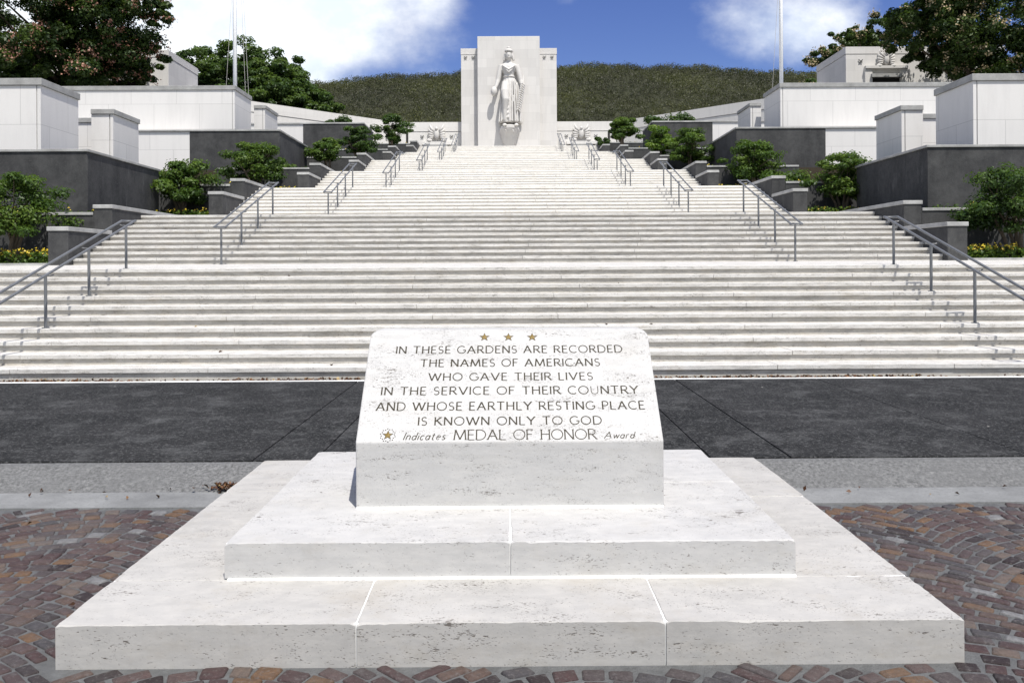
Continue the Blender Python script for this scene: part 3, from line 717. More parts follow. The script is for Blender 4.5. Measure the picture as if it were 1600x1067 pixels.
for s in (-1, 1):
    court.box(s * 13.6, s * 32.5, 27.7, 37.9, 1, 4.78)
    court.box(s * 12.9, s * 32.5, 43.2, 52.9, 3, 7.7)
    court.box(s * 11.0, s * 32.5, 56.8, 64.1, 5, 10.28)
struct(court.build('court_paving', M['gutter']))

# ------------------------------------------------------------------ court of honour: back wall, tower, statue, end buildings
XC = .12
def eagle(cx, yf, zc, sc, t):
    """spread eagle carved in relief: body, head, two raised wings, perch"""
    m = MB()
    m.ball((cx, yf - .12 * sc, zc + .55 * sc), (.30 * sc, .22 * sc, .55 * sc), 12, 8); m.ball((cx, yf - .2 * sc, zc + 1.12 * sc), (.17 * sc, .2 * sc, .2 * sc), 10, 7)
    for q in (-1, 1):
        for k in range(5):
            a = R(38 + 17 * k); ln = (1.35 - .16 * k) * sc
            x0, z0 = cx + q * (.22 + .05 * k) * sc, zc + (.78 - .14 * k) * sc
            x1_, z1_ = x0 + q * math.sin(a) * ln * .62, z0 + math.cos(a) * ln * .75
            m.tube([(x0, yf - .1 * sc, z0), ((x0 + x1_) / 2 + q * .1 * sc, yf - .16 * sc, (z0 + z1_) / 2), (x1_, yf - .05 * sc, z1_)], [.14 * sc, .15 * sc, .05 * sc], 7)
    m.ball((cx - .75 * sc, yf - .12 * sc, zc - .1 * sc), (.3 * sc, .22 * sc, .24 * sc)); m.ball((cx + .75 * sc, yf - .12 * sc, zc - .1 * sc), (.3 * sc, .22 * sc, .24 * sc))
    return m.build('eagle_relief', M['statue'], t, smooth=True)
def ornament(cx, yf, zc, sc, t):
    m = MB()
    for q in (-1, 1): m.tube([(cx - q * .5 * sc, yf - .04, zc + .42 * sc), (cx, yf - .07, zc), (cx + q * .36 * sc, yf - .04, zc - .34 * sc)], .10 * sc, 6)
    m.ball((cx, yf - .06, zc), .16 * sc, 8, 6)
    return m.build('carved_ornament', M['kerb'], t)
ZW = EYE + 15.45
wall = thing('court_back_wall', (0, 90, ZT), 'long pale wall behind the top of the stairs with two eagle doorways', 'wall')
for s in (-1, 1):
    pts = [(s * 4.6, 90), (s * 11.6, 90), (s * 28.3, 73.6), (s * 29.0, 74.3), (s * 12.0, 91), (s * 4.6, 91)]
    if s < 0: pts = pts[::-1]
    MB().slab(pts[::s * 1] if s > 0 else pts, ZT - .5, ZW - 1.02).build('wall_panel', M['wing'], wall)
    pts2 = [(s * 4.6, 89.96), (s * 11.58, 89.96), (s * 28.27, 73.57), (s * 29.03, 74.33), (s * 12.0, 91.05), (s * 4.6, 91.05)]
    MB().slab(pts2 if s > 0 else pts2[::-1], ZW - .98, ZW).build('coping', M['wing'], wall)
    # doorway with heavy lintel and carved eagle
    dx = s * 7.62 + .1
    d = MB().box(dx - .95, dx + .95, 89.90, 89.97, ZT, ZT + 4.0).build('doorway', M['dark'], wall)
    for q in (-1, 1): MB().box(dx + q * .96, dx + q * 1.55, 89.7, 90.0, ZT - .1, ZT + 4.15).build('door_jamb', M['wing'], d)
    MB().box(dx - 1.15, dx + 1.15, 89.35, 90.0, ZT + 4.0, ZT + 4.28).build('lintel', M['coping'], d)
    MB().box(dx - 1.55, dx + 1.55, 89.50, 90.0, ZT + 4.3, ZT + 4.62).build('lintel', M['wing'], d)
    eagle(dx, 89.75, ZT + 4.85, 1.0, d)
    for q in (-1, 1): ornament(dx + q * 1.55, 89.97, ZT + 5.2, .35, wall)
    px_ = s * 11.2
    MB().box(s * 10.18, s * 10.42, 86.9, 86.95, ZT, ZT + 5.2).build('tall_panel', M['bronze'], wall)
# tower
tow = thing('memorial_tower', (XC, 88, ZT), 'tall pale stone tower slab rising at the head of the stairs behind the statue', 'tower')
zc_, zw_ = EYE + 23.95, EYE + 22.95
MB().box(XC - 3.24, XC + 3.2, 88, 92.5, ZT - .3, zc_).build('central_pier', M['tower'], tow, bevel=.03)
for s in (-1, 1):
    xa, xb_ = XC + s * 3.205, XC + s * 5.0
    MB().box(xa, xb_, 89.0, 92, ZT - .3, zw_ - .65).build('side_pier', M['tower'], tow, bevel=.03)
    MB().box(xa, xb_ + s * .03, 88.97, 92, zw_ - .64, zw_).build('coping', M['tower'], tow, bevel=.02)
    for q in (3.72, 4.52): ornament(XC + s * q, 88.98, zw_ - .95, .32, tow)

def statue():
    t = thing('statue', (XC, 87.4, ZT), 'giant white stone statue of a standing robed woman holding a branch, before the tower', 'statue')
    K = 88 / 1330                    # one photo pixel at the tower, in metres
    yb = 87.75
    def Z(v): return EYE + (419.2 - (60 + v / 6.28)) * 86.7 / 1330
    def X(u_): return XC + (745 + u_ / 6.28 - 794.6) * K
    m = MB(); rings = []
    NA = 48
    prof = [ # v, left, right, depth, fold
        (205, 285, 335, .42, 0), (225, 268, 352, .5, 0), (240, 232, 388, .62, 0), (265, 228, 392, .74, 0), (300, 246, 374, .80, .0), (340, 258, 364, .70, .0), (362, 262, 362, .62, .0),
        (378, 256, 370, .66, .01), (410, 246, 388, .76, .02), (450, 238, 408, .82, .03), (500, 232, 420, .84, .05), (560, 228, 426, .86, .07), (640, 222, 428, .88, .08), (720, 212, 434, .90, .10), (800, 202, 440, .92, .12), (822, 206, 436, .88, .12)]
    for vv, a, b, dp, fo in prof:
        cx = (X(a) + X(b)) / 2; hw = (X(b) - X(a)) / 2; rg = []
        for k in range(NA):
            th = 2 * math.pi * k / NA; c_, s_ = math.cos(th), math.sin(th)
            fr = 1 + 1.5 * fo * math.cos(13 * th + 1.1) * (1 if s_ < .2 else .3)
            # the right leg pushed forward under the robe (viewer's left)
            lg = 0
            if vv > 430 and s_ < 0:
                lg = .30 * math.exp(-((c_ + .40) / .26) ** 2) * min(1, (vv - 430) / 120); fr = 1 + (fr - 1) * (0.15 if c_ < -.1 else 1.3)
            rg.append((cx + hw * c_ * (1 + (fr - 1) * .4), yb + dp * s_ * fr - lg, Z(vv)))
        rings.append(rg)
    vs = [p for r in rings for p in r]; n = len(rings)
    fs = [(i * NA + k, (i + 1) * NA + k, (i + 1) * NA + (k + 1) % NA, i * NA + (k + 1) % NA) for i in range(n - 1) for k in range(NA)]
    fs += [tuple(range(NA)), tuple(range(n * NA - 1, (n - 1) * NA - 1, -1))]
    m.add(vs, fs)
    hx = X(311)
    m.tube([(hx, yb - .25, Z(215)), (hx, yb - .32, Z(185))], [.26, .22], 10)
    m.ball((hx, yb - .42, Z(158)), (.34, .40, .50), 16, 12)                       # head
    m.ball((hx, yb - .80, Z(160)), (.055, .09, .13), 8, 6)                         # nose
    m.ball((hx, yb - .76, Z(145)), (.22, .06, .045), 8, 6); m.ball((hx, yb - .74, Z(181)), (.14, .10, .08), 8, 6)
    m.ball((hx, yb - .775, Z(173)), (.10, .05, .03), 8, 6)
    for q in (-1, 1): m.tube([(hx + q * .33, yb - .32, Z(140)), (hx + q * .44, yb - .25, Z(175)), (hx + q * .50, yb - .28, Z(205))], [.14, .17, .12], 8)
    # arms
    m.tube([(X(240), yb - .1, Z(248)), (X(222), yb - .15, Z(320)), (X(206), yb - .2, Z(395)), (X(190), yb - .45, Z(455)), (X(178), yb - .55, Z(488))], [.30, .29, .25, .19, .15], 12)
    m.tube([(X(384), yb - .1, Z(250)), (X(408), yb - .15, Z(325)), (X(428), yb - .2, Z(400)), (X(440), yb - .45, Z(455)), (X(447), yb - .55, Z(492))], [.30, .28, .24, .18, .14], 12)
    # hands with fingers curled on what they hold
    for hx0, hz0, q in ((X(176), Z(500), -1), (X(448), Z(505), 1)):
        m.ball((hx0, yb - .58, hz0), (.15, .13, .20), 10, 8)
        for k in range(4): m.tube([(hx0 + (k - 1.5) * .075, yb - .64, hz0 - .10), (hx0 + (k - 1.5) * .078, yb - .76, hz0 - .22), (hx0 + (k - 1.5) * .07, yb - .70, hz0 - .32 + .03 * abs(k - 1.5))], [.05, .05, .04], 6)
        m.tube([(hx0 - q * .13, yb - .6, hz0 + .02), (hx0 - q * .2, yb - .68, hz0 - .12), (hx0 - q * .14, yb - .72, hz0 - .22)], [.055, .05, .04], 6)
    # neckline and hanging folds over the chest
    for dz, wd in ((0, 62), (26, 44)):
        m.tube([(X(311 - wd), yb - .60, Z(256 + dz)), (X(311 - wd * .45), yb - .80, Z(284 + dz)), (X(311), yb - .88, Z(304 + dz)), (X(311 + wd * .45), yb - .80, Z(284 + dz)), (X(311 + wd), yb - .60, Z(256 + dz))], .085, 8)
    m.tube([(X(258), yb - .35, Z(366)), (X(285), yb - .62, Z(364)), (X(311), yb - .70, Z(363)), (X(340), yb - .62, Z(364)), (X(364), yb - .35, Z(366))], .085, 8)
    # hanging pleats of the robe: thick ridges with deep gaps between
    for xa_, xb2, va, dp in ((326, 316, 440, 1.02), (346, 343, 400, 1.04), (362, 370, 396, .98), (378, 396, 402, .88), (396, 420, 425, .62), (246, 214, 500, .72), (250, 236, 620, .92)):
        m.tube([(X(xa_), yb - dp * .80, Z(va)), (X(xa_ * .6 + xb2 * .4), yb - dp, Z(va * .55 + 815 * .45)), (X(xb2), yb - dp * 1.06, Z(818))], [.04, .085, .10], 8)
    # smooth forward thigh and shin on the viewer's left
    m.tube([(X(272), yb - .55, Z(425)), (X(270), yb - .98, Z(520)), (X(279), yb - 1.22, Z(605)), (X(272), yb - 1.08, Z(700)), (X(268), yb - .98, Z(800))], [.30, .42, .36, .24, .20], 14)
    # swags below the knee
    for k in range(4): m.tube([(X(312), yb - .95, Z(600 + 40 * k)), (X(300), yb - 1.1, Z(650 + 42 * k)), (X(262), yb - 1.02, Z(705 + 32 * k))], [.07, .09, .05], 7)
    for fxx in (X(268), X(382)):                                                 # feet with toes
        m.ball((fxx, yb - .95, Z(850)), (.22, .42, .16), 10, 8)
        for k in range(5): m.ball((fxx + (k - 2) * .085, yb - 1.34 + .03 * abs(k - 1), Z(857)), (.05, .09, .06), 6, 5)
    o = m.build('body', M['statue'], t, smooth=True)
    rm = o.modifiers.new('join', 'REMESH'); rm.mode = 'VOXEL'; rm.voxel_size = .036; rm.use_smooth_shade = True
    sm = o.modifiers.new('soften', 'SMOOTH'); sm.iterations = 1; sm.factor = .5
    # crown
    c = MB().tube([(hx, yb - .40, Z(122)), (hx, yb - .40, Z(104)), (hx, yb - .40, Z(92))], [.42, .40, .26], 16); c.ball((hx, yb - .45, Z(84)), (.20, .2, .16), 10, 7)
    c.build('crown', M['statue'], t, smooth=True)
    b = MB()
    b.tube([(X(452), yb - .75, Z(360)), (X(448), yb - .8, Z(500)), (X(410), yb - .95, Z(620)), (X(398), yb - .95, Z(700))], [.03, .06, .06, .03], 7)
    for k in range(26):
        q = k / 25; vv = 430 + 265 * q; cx0 = X(446 - 46 * q) ; a = 1 if k % 2 else -1
        b.tube([(cx0, yb - .95, Z(vv)), (cx0 + a * .16, yb - 1.04, Z(vv + 16)), (cx0 + a * .22, yb - .98, Z(vv + 40))], [.04, .10, .02], 6)
    b.build('laurel_branch', M['statue'], t, smooth=True)
    MB().ball((X(166), yb - .62, Z(515)), (.34, .36, .50), 14, 10).build('held_scroll', M['statue'], t, smooth=True)
    # ship's prow she stands on: a curved deck tapering down to a keel
    p = MB(); px_ = (X(215) + X(415)) / 2; hw = (X(415) - X(215)) / 2; zt_ = Z(885); N_ = 12
    def ringp(zz, sc, fwd, dome):
        r_ = []
        for k in range(N_ + 1):
            a = math.pi * k / N_; r_.append((px_ - hw * sc * math.cos(a), yb + .15 - fwd * math.sin(a) ** .8, zz + dome * math.sin(a)))
        return r_ + [(px_ + hw * sc, 88.02, zz), (px_ - hw * sc, 88.02, zz)]
    rr = [ringp(zt_ + .06, .95, 1.30, .34), ringp(zt_, 1.0, 1.40, .34), ringp(zt_ - .22, 1.0, 1.40, .30), ringp(Z(962), .80, .95, .1), ringp(Z(1060), .47, .45, 0), ringp(ZT, .28, .3, 0)]
    nn = N_ + 3; vs = [q for r_ in rr for q in r_]
    fs = [(i * nn + k, i * nn + (k + 1) % nn, (i + 1) * nn + (k + 1) % nn, (i + 1) * nn + k) for i in range(len(rr) - 1) for k in range(nn)] + [tuple(range(nn - 1, -1, -1)), tuple(range((len(rr) - 1) * nn, len(rr) * nn))]
    pr = p.add(vs, fs).build('ship_prow', M['statue'], t, bevel=.03)
    for q in (-.45, .42): MB().tube([(px_ + q, yb - 1.18, Z(925)), (px_ + q * .8, yb - 1.26, Z(905))], [.07, .10], 8).build('hawse_boss', M['statue'], pr)
statue()

for s in (-1, 1):
    side = 'left' if s < 0 else 'right'
    t = thing('pavilion', (s * 30, 70, ZT), f'pale flat roofed stone pavilion with a dark doorway beneath the {side} blossom tree', 'building', 'end pavilions')
    xi, xo = 27.85, 41.0; zt_ = EYE + 18.05
    MB().box(s * xi, s * xo, 70, 76.6, ZT - .2, zt_ - .62).build('wall', M['tower'], t, bevel=.02)
    MB().box(s * (xi - .03), s * (xo + .03), 69.97, 76.63, zt_ - .60, zt_).build('parapet', M['tower'], t, bevel=.02)
    dc = s * 31.1
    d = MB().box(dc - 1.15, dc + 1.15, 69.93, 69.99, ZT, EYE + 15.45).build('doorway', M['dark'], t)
    for q in (-1, 1): MB().box(dc + q * 1.16, dc + q * 1.75, 69.75, 69.99, ZT, EYE + 16.2).build('door_jamb', M['tower'], d)
    MB().box(dc - 1.30, dc + 1.30, 69.5, 69.99, EYE + 15.46, EYE + 15.74).build('lintel', M['coping'], d)
    MB().box(dc - 1.75, dc + 1.75, 69.62, 69.99, EYE + 16.21, EYE + 16.42).build('lintel', M['tower'], d)
    eagle(dc, 69.85, EYE + 16.5, .78, d)
    ornament(dc - s * 2.05, 69.98, EYE + 16.85, .35, t)

# ------------------------------------------------------------------ trees and planting
def garden_tree(X0, Y0, zb, zc, hw, hh, mat, label, seed, leaf=.12, npad=30, per=230):
    global rng
    rng = np.random.default_rng(seed); rd_ = random.Random(seed)
    t = thing('garden_tree', (X0, Y0, zb), label, 'tree', 'small trees beside the stairs')
    cs = []; rs = []
    tiers = 7; npad = int(npad * 1.28)
    for i in range(npad):
        q = -.55 + 1.5 * ((i % tiers) + rd_.uniform(-.25, .25)) / (tiers - 1)
        prof = math.sqrt(max(.12, 1 - abs(q - .05) ** 2.2 / 1.0))
        a = rd_.uniform(0, 2 * math.pi); r_ = prof * rd_.uniform(.2, 1.02); skew = .82 + .3 * math.sin(a * 2 + seed) * math.sin(a + seed * 1.7)
        cs.append((X0 + hw * r_ * math.cos(a) * skew * 1.05, Y0 + hw * .85 * r_ * math.sin(a), zc + hh * q * .9 + rd_.uniform(-.06, .06))); rs.append(hw * rd_.choice((.17, .22, .26, .3, .38)) * rd_.uniform(.85, 1.15))
    p, nn, ids = clump_cloud(cs, rs, .46, per, .9, .1)
    tone_c = rng.uniform(.10, .85, npad); tone = tone_c[ids] * .6 + rng.uniform(0, .55, len(p))
    leaves_mesh('crown', p, nn, leaf, tone, mat, t, .46)
    tk = MB()
    for k in range(5):
        tgt = cs[rd_.randrange(npad)]; bx = X0 + rd_.uniform(-.15, .15); by = Y0 + rd_.uniform(-.12, .12)
        tx, ty = X0 + (tgt[0] - X0) * .75, Y0 + (tgt[1] - Y0) * .75
        tk.tube([(bx, by, zb - .1), (bx + (tx - bx) * .22, by + (ty - by) * .22, zb + (zc - zb) * .4), (bx + (tx - bx) * .6, by + (ty - by) * .6, zc - hh * .25), (tx, ty, zc + hh * .2)], [.055, .045, .03, .012], 7)
        for _ in range(3):
            t2 = cs[rd_.randrange(npad)]; q0 = Vector((bx + (tx - bx) * .5, by + (ty - by) * .5, zc - hh * .4))
            tk.tube([q0, q0.lerp(Vector(t2), .5) + Vector((0, 0, -.05)), Vector(t2)], [.02, .014, .006], 5)
    tk.build('trunk', M['bark'], t)
E = EYE
garden_tree(-11.85, 20.5, E + .1, E + 1.42, 1.62, .84, M['leaf'], 'nearest left tree, dark green and layered, in front of the tall dark wall', 21, .095, 34, 230)
garden_tree(-10.75, 28.3, E + 1.6, E + 2.78, 1.32, .78, M['leaf'], 'round leafy tree with bare stems beside the third flight on the left', 22, .11, 34)
garden_tree(-10.45, 35.5, E + 3.0, E + 4.32, 1.42, .90, M['leaf'], 'left tree against the second dark wall, third tree counting up from the front', 23, .12, 34)
garden_tree(-9.05, 42.8, E + 4.45, E + 5.85, 1.15, .66, M['leaf'], 'small spreading left tree over a low planter wall beside the fifth flight', 24, .13, 28)
garden_tree(-8.35, 47.5, E + 5.85, E + 7.05, 1.12, .85, M['leaf_dark'], 'dark left tree in front of the highest small dark wall', 25, .14, 28)
garden_tree(-7.25, 53.0, E + 7.3, E + 8.50, 1.22, 1.08, M['leaf_dark'], 'very dark dense tree nearest the top of the stairs on the left', 26, .14, 32)
garden_tree(12.25, 20.5, E + .1, E + 1.42, 1.50, .86, M['leaf_dark'], 'nearest right tree, broad dark and layered, before the tall dark wall', 31, .095, 36, 230)
garden_tree(11.2, 28.3, E + 1.6, E + 2.84, 1.28, .92, M['leaf'], 'upright right tree at the end of the tall dark wall beside the third flight', 32, .11, 36)
garden_tree(10.25, 35.5, E + 3.0, E + 4.30, 1.38, .92, M['leaf'], 'right tree before the second dark wall, third tree counting up from the front', 33, .12, 34)
garden_tree(9.2, 42.8, E + 4.45, E + 5.92, 1.30, .98, M['leaf'], 'dense mid green right tree beside the light green one', 34, .13, 34)
garden_tree(8.2, 46.3, E + 5.0, E + 6.78, 1.10, .85, M['leaf_bright'], 'light yellow green tree on the right of the stairs', 35, .13, 32)
garden_tree(7.2, 53.0, E + 7.3, E + 8.5, 1.12, .80, M['leaf'], 'small green tree nearest the top of the stairs on the right', 36, .14, 30)

def bush(name, X0, Y0, zb, hw, hh, mat, label, seed, leaf, npad=16, per=170, cat='bush', group=None):
    global rng
    rng = np.random.default_rng(seed); rd_ = random.Random(seed)
    t = thing(name, (X0, Y0, zb), label, cat, group)
    cs = [(X0 + hw * rd_.uniform(-.8, .8), Y0 + hw * .4 * rd_.uniform(-.8, .8), zb + hh * rd_.uniform(.15, .8)) for _ in range(npad)]
    p, nn, ids = clump_cloud(cs, [min(hw * .5, hh * .7) * rd_.uniform(.5, 1) for _ in cs], .7, per, .6, .3)
    tone = rng.uniform(.1, .8, npad)[ids] * .6 + rng.uniform(0, .55, len(p))
    leaves_mesh('foliage', p, nn, leaf, tone, mat, t, .5)
    m = MB()
    for c in cs[:6]: m.tube([(X0 + (c[0] - X0) * .3, Y0, zb - .1), c], [.04, .012], 5)
    m.build('stem', M['bark'], t)
bush('bush', -10.95, 55.0, E + 9.05, .95, .75, M['leaf_dark'], 'dark low bush showing above the highest small dark wall on the left', 41, .16)
bush('bush', 10.4, 55.0, E + 9.05, 1.7, .85, M['leaf_dark'], 'long dark low bush above the highest small dark wall on the right', 42, .16)
bush('bush', 10.3, 31.6, E + 2.75, 1.0, .75, M['leaf'], 'low green bush between two right trees beside the third flight', 43, .11)
bush('bush', -9.9, 37.0, E + 4.1, .9, .6, M['leaf'], 'low green bush at the foot of the second dark wall on the left', 44, .11)
bush('bush', 6.5, 58.6, E + 8.4, .5, .75, M['leaf_dark'], 'small dark bush at the right end of the top cheek wall', 45, .12, 9)
bush('bush', 7.9, 60.5, E + 9.0, .7, 1.6, M['leaf_dark'], 'dark upright bush behind the top right tree', 46, .15, 14)

# ground cover with yellow flowers
rng = np.random.default_rng(77)
ps = []; fl_ = []
for n in range(2, 8):
    for s in (-1, 1):
        ys = FL[n][0]; e = EDGE[n] + .5; zl, zn = L[n - 1][1] + .12, L[n][1] - .12
        for (ya, yb, zz, hgt, dn) in ((ys + .12, ys + 1.95, zl, .32, 1500), (ys + 2.3, ys + 6.6, zn, .22, 900)):
            wx = 4.2 if n < 4 else 3.0
            N_ = int(dn * 2.2)
            q = np.column_stack([s * (e + rng.uniform(0, wx, N_)), rng.uniform(ya, yb, N_), zz + rng.uniform(0, 1, N_) ** .6 * hgt * (.55 + .45 * np.sin(rng.uniform(0, 6, N_)))])
            ps.append(q)
            k = (170 if n == 2 else 34) if ya < ys + 1 else 14
            f_ = np.column_stack([s * (e + rng.uniform(0, wx, k)), rng.uniform(ya, ya + (yb - ya) * .6, k), zz + hgt * rng.uniform(.7, 1.15, k)])
            fl_.append(f_)
p = np.concatenate(ps)
o = leaves_mesh('ground_cover', p, rng.normal(size=p.shape) * .6 + [0, -.2, .8], .10, rng.uniform(.1, 1, len(p)), M['leaf'], None, .6)
stuff(o, 'low green leafy ground cover filling the beds beside the stairs', 'ground cover')
p = np.concatenate(fl_)
p = np.concatenate([p + rng.normal(size=p.shape) * .022 for _ in range(4)])
o = leaves_mesh('yellow_flowers', p, rng.normal(size=p.shape) * .5 + [0, -.6, .8], .055, rng.uniform(0, 1, len(p)), M['yellow'], None, .9)
stuff(o, 'small yellow flowers dotted over the ground cover in the beds', 'flowers')
for i, (sx_, hh_) in enumerate(((-11.25, .95), (-11.05, .80))):
    t = thing('garden_stake', (sx_ - 1.0, 33.2, E + 2.8), ('taller' if i == 0 else 'shorter') + ' thin brown stake behind the round leafy tree on the left', 'stake', 'thin garden stakes')
    MB().tube([(sx_ * 1.0 - 1.55 + i * .0, 33.2, E + 2.8), (sx_ - 1.55, 33.2, E + 4.25 + (.0 if i == 0 else -.15))], .028, 6).build('rod', M['bark'], t)

# big trees
def big_tree(name, X0, Y0, zb, blobs, leaf, per, mat, label, seed, bloom=None, nbloom=0, tone_rng=(.1, .85), trunk_r=.45):
    """blobs: (x, y, z, rx, ry, rz, clumps) crown masses; leaf clumps spread through each"""
    global rng
    rng = np.random.default_rng(seed); rd_ = random.Random(seed)
    t = thing(name, (X0, Y0, zb), label, 'tree')
    cs = []; rs = []; sh = []
    for (bx, by, bz, rx, ry, rz, k) in blobs:
        for _ in range(k):
            d = Vector((rd_.gauss(0, 1), rd_.gauss(0, 1), rd_.gauss(0, 1))).normalized(); q = rd_.uniform(.40, 1.0)
            cs.append((bx + d.x * rx * q, by + d.y * ry * q, bz + d.z * rz * q)); rs.append(min(max(min(rx, rz), 1.5), 3.6) * rd_.uniform(.17, .34)); sh.append(q)
    p, nn, ids = clump_cloud(cs, rs, .62, per, .7, .35)
    tone = rng.uniform(*tone_rng, len(cs))[ids] * .65 + rng.uniform(0, .5, len(p))
    leaves_mesh('crown', p, nn, leaf, tone, mat, t, .5)
    if bloom:
        outer = [i for i in range(len(cs)) if sh[i] > .78 and cs[i][1] < Y0 + 2]
        pp = []
        for _ in range(nbloom):
            i = rd_.choice(outer); d = Vector((rd_.gauss(0, 1), rd_.gauss(-.5, .8), rd_.gauss(.3, 1))).normalized()
            c = np.array(cs[i]) + np.array(d) * rs[i] * np.array([1.05, 1.05, .7]); k = rd_.randrange(5, 16)
            pp.append(c + rng.normal(size=(k, 3)) * leaf * .55)
        p = np.concatenate(pp)
        leaves_mesh('blossom', p, rng.normal(size=p.shape) + [0, -.6, .5], leaf * .62, rng.uniform(0, 1, len(p)), bloom, t, .7)
    m = MB(); zc = sum(c[2] for c in cs) / len(cs)
    m.tube([(X0, Y0, zb - .3), (X0 + .1, Y0, zb + (zc - zb) * .35), (X0 - .1, Y0, zb + (zc - zb) * .7), (X0, Y0, zc)], [trunk_r, trunk_r * .8, trunk_r * .6, trunk_r * .3], 10)
    for k in range(16):
        c = Vector(cs[rd_.randrange(len(cs))]); q0 = Vector((X0, Y0, zb + (zc - zb) * rd_.uniform(.35, .85)))
        m.tube([q0, q0.lerp(c, .45) + Vector((0, 0, .4)), c], [trunk_r * .35, trunk_r * .2, .04], 6)
    m.build('trunk', M['bark'], t)
big_tree('blossom_tree', -33, 63.5, ZT, [(-35, 62, E + 17.8, 7.6, 6, 5.0, 150), (-30.3, 63, E + 18.3, 4.2, 5.0, 3.6, 120), (-34, 61.5, E + 14.4, 6.0, 5, 2.6, 110), (-28.7, 64.5, E + 16.3, 2.6, 4.2, 1.7, 60), (-29.6, 66, E + 15.0, 2.6, 3.4, 1.8, 45), (-38, 66, E + 15, 4, 5, 3, 50), (-31, 60, E + 21.0, 6, 5, 3, 70), (-26.0, 63, E + 19.2, 1.2, 1.6, 1.2, 16)],
         .27, 190, M['leaf_big'], 'huge dark tree with dusty pink blossom at the top left, over the left pavilion', 51, M['pink'], 520)
big_tree('blossom_tree', 35, 64, ZT, [(36, 62.5, E + 18.0, 7.5, 6, 4.6, 150), (31.4, 63.5, E + 18.4, 3.6, 4.5, 2.4, 90), (33.6, 64, E + 16.2, 3.2, 4, 1.9, 60), (38, 62, E + 14.6, 5.4, 4, 2.6, 90), (33, 60.5, E + 21, 5, 4, 2.6, 50)],
         .27, 190, M['leaf_big'], 'big spreading tree with cream blossom at the top right, over the right pavilion', 52, M['cream'], 430, (.3, 1.0))
big_tree('blossom_tree', 33.5, 81, ZT, [(33.2, 80.5, E + 21.3, 3.3, 3, 1.5, 52), (29.9, 80, E + 19.7, 2.2, 2, .75, 26), (36, 81, E + 22.6, 3.2, 3, 1.8, 40)],
         .28, 170, M['leaf_big'], 'low cream blossom tree reaching out behind the right pavilion', 56, M['cream'], 150, (.35, 1.0), trunk_r=.3)
big_tree('round_tree', -31, 100, ZT, [(-31, 100, E + 22.4, 7.8, 6, 4.6, 190), (-26, 98, E + 19.8, 5.8, 5, 3.6, 130), (-36.3, 99, E + 20.6, 4.0, 4, 3.6, 70), (-22.3, 97, E + 17.9, 3.0, 4, 2.6, 60), (-29, 95, E + 18.4, 6.5, 3, 2.6, 70)],
         .40, 190, M['leaf_mid'], 'large rounded bright green tree behind the left flagpole', 53)
big_tree('round_tree', -38.3, 96, ZT, [(-38.3, 96, E + 21.3, 2.2, 2.5, 3.0, 40), (-36.8, 96, E + 23.9, 1.6, 1.2, .9, 14)], .32, 110, M['leaf_dark'], 'thin sparse treetop at the left edge of the round green tree', 54, trunk_r=.2)
big_tree('blossom_tree', 33.2, 92, ZT, [(33.2, 92, E + 19.0, 2.0, 2, 1.9, 34)], .30, 150, M['leaf_mid'], 'small pale blossom treetop just behind the right white wall', 55, M['cream'], 110, trunk_r=.2)

# ------------------------------------------------------------------ hill with scrub
def hz(x, y_):
    """height of the hill above the terrace level, rising to a long ridge"""
    pxs = np.array([-400, 200, 500, 600, 720, 870, 950, 1050, 1150, 1300, 1500, 2100]); rys = np.array([178, 150, 124, 116, 109, 101, 99, 101, 106, 116, 128, 160])
    u_ = 797 + x / 165.0 * 1330; ridge = EYE + (419.5 - np.interp(u_, pxs, rys)) * 165 / 1330 - 1.0
    q = np.clip((y_ - 104) / (165 - 104), 0, 1); s_ = q * .75 + .25 * (q * q * (3 - 2 * q))
    z_ = (ZT - 1) + (ridge - ZT + 1) * s_
    back = np.clip((y_ - 165) / 120, 0, 1); z_ = z_ - back * 14
    return z_ + .22 * np.sin(x * .31 + y_ * .17) * q + .2 * np.sin(x * .83 - y_ * .45) * q
gx = np.linspace(-190, 190, 96); gy = np.concatenate([np.linspace(101, 175, 40), np.linspace(180, 420, 20)])
XX, YY = np.meshgrid(gx, gy); ZZ = hz(XX, YY)
vs = np.column_stack([XX.ravel(), YY.ravel(), ZZ.ravel()]).tolist(); nx = len(gx)
fs = [(j * nx + i, j * nx + i + 1, (j + 1) * nx + i + 1, (j + 1) * nx + i) for j in range(len(gy) - 1) for i in range(nx - 1)]
struct(MB().add(vs, fs).build('hill', M['hill'], smooth=True))
rng = np.random.default_rng(99)
NS = 24000
cx = rng.uniform(-75, 75, NS); cy = 103 + (174 - 103) * rng.uniform(0, 1, NS) ** .8
cz = hz(cx, cy); hh = rng.uniform(.4, .95, NS)
tn = .3 * rng.uniform(0, 1, NS) + .33 + .22 * np.sin(cx * .21 + cy * .13) * np.sin(cy * .19 - cx * .07)
PER = 19
kb_ = (rng.random(NS) < .022) & (cy < 152)                      # now and then a taller, greener shrub stands out of the scrub
hh = np.where(kb_, rng.uniform(1.1, 1.8, NS), hh); tn = np.where(kb_, rng.uniform(.0, .16, NS), tn)
pp = np.repeat(np.column_stack([cx, cy, cz]), PER, 0); hr = np.repeat(hh, PER); tr_ = np.repeat(tn, PER)
off = rng.normal(size=pp.shape) * np.column_stack([hr * .42, hr * .42, np.zeros(len(hr))]); off[:, 2] = rng.uniform(0, 1, len(hr)) * hr * 1.25
o = leaves_mesh('hill_scrub', pp + off, rng.normal(size=pp.shape) * np.array([1, 1, .35]) + [0, -.3, .3], .27, tr_ + rng.normal(0, .13, len(hr)), M['scrub'], None, .42)
stuff(o, 'dense dry olive green scrub covering the hill behind the tower', 'scrub')
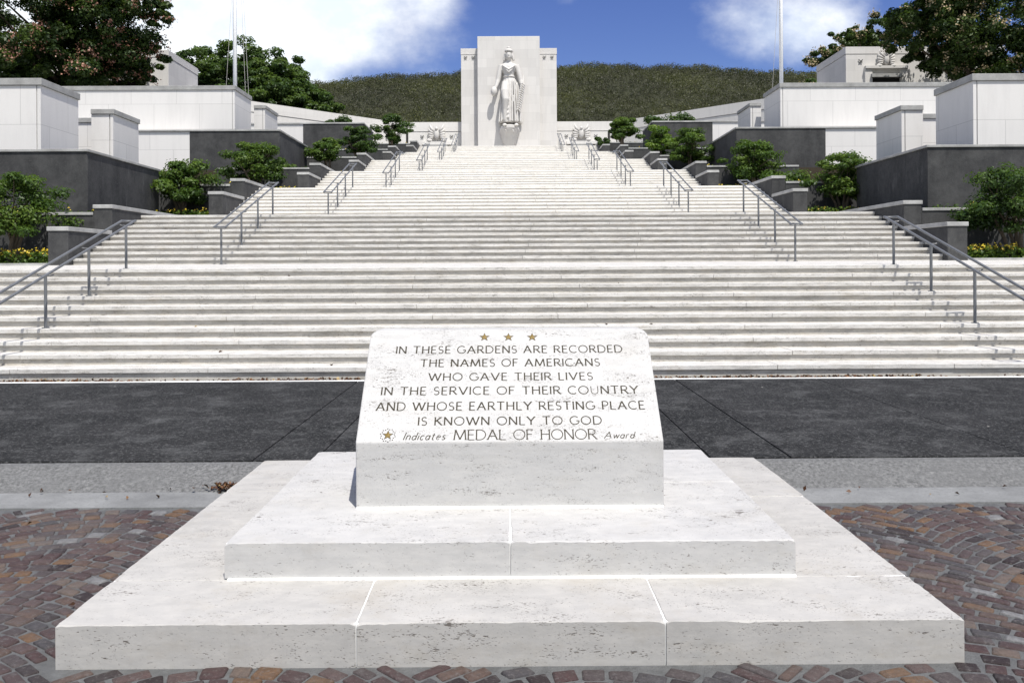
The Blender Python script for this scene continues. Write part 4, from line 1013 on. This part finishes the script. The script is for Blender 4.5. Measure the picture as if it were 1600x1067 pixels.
def hill_bush(name, px, py, Y0, hw, hh, mat, label, seed, leaf=.4, npad=22):
    x = (px - 796) * Y0 / 1330; zz = float(hz(np.array(x), np.array(float(Y0))))
    bush(name, x, Y0, zz, hw, hh, mat, label, seed, leaf, npad, 130, 'bush')
hill_bush('bush', 632, 170, 112, 1.5, 3.4, M['leaf_dark'], 'dark olive bush on the hillside left of the tower', 61, .34)
hill_bush('bush', 702, 165, 112, 1.7, 4.6, M['leaf_dark'], 'tall dark bush right beside the left edge of the tower', 62, .34)
hill_bush('bush', 1150, 150, 108, 6.5, 4.2, M['leaf_mid'], 'wide green bushes on the hillside above the right wing wall', 63, .36, 60)
hill_bush('bush', 990, 180, 106, 1.6, 2.6, M['leaf_dark'], 'dark bush over the corner of the right wing wall', 64, .34)
hill_bush('flowering_shrub', 680, 160, 118, 1.0, 1.4, M['magenta'], 'dull red flowering shrub on the hill left of the tower', 65, .22, 5)
hill_bush('flowering_shrub', 893, 168, 113, 2.6, 2.4, M['magenta'], 'magenta flowering shrub on the hill right of the tower', 66, .2, 4)

# ------------------------------------------------------------------ fallen leaves
rng = np.random.default_rng(5)
N_ = 5200
x = rng.uniform(-9.5, 9.5, N_); keep = (np.sin(x * 1.7) + np.sin(x * .63 + 1) + rng.normal(0, .6, N_)) > -1.0; x = x[keep]
p1 = np.column_stack([x, 11.44 + rng.uniform(0, 1, len(x)) ** 1.3 * .22, .065 + rng.uniform(0, .05, len(x))])
k = 300; p2 = np.column_stack([-1.93 + rng.normal(0, .05, k) - np.abs(rng.normal(0, .085, k)), 6.20 + rng.normal(0, .026, k), .0 + rng.uniform(0, .035, k)])
ok = p2[:, 0] < -1.85; p2 = p2[ok]; p2[:, 2] += np.clip((p2[:, 1] - 6.19) * .28, -.01, .1)
k = 46; p3 = np.column_stack([rng.uniform(-6, 6, k), rng.uniform(5.9, 6.2, k), np.full(k, .012)]); p3 = p3[np.abs(p3[:, 0]) > 1.95]
k = 14; p4 = np.column_stack([rng.uniform(-4, 4, k), rng.uniform(3.0, 5.6, k), np.full(k, .018)]); p4 = p4[(np.abs(p4[:, 0]) > 1.95) | (p4[:, 1] < 3.35)]
st = []
for _ in range(10):
    n = random.randrange(0, 9); st.append((random.uniform(-6, 6), FL[1][0] + TR * n + .2, FL[1][1] + RI * n + .012))
p = np.concatenate([p1, p2, p3, p4, np.array(st)])
sz = np.concatenate([np.full(len(p1), .05), np.full(len(p2), .036), np.full(len(p3) + len(p4), .035), np.full(len(st), .06)])
o = leaves_mesh('fallen_leaves', p, rng.normal(size=p.shape) * .5 + [0, -.2, 1], sz, rng.uniform(0, 1, len(p)), M['litter'], None, .6, .2)
stuff(o, 'brown fallen leaves drifted along the foot of the stairs and in the gutter', 'fallen leaves')
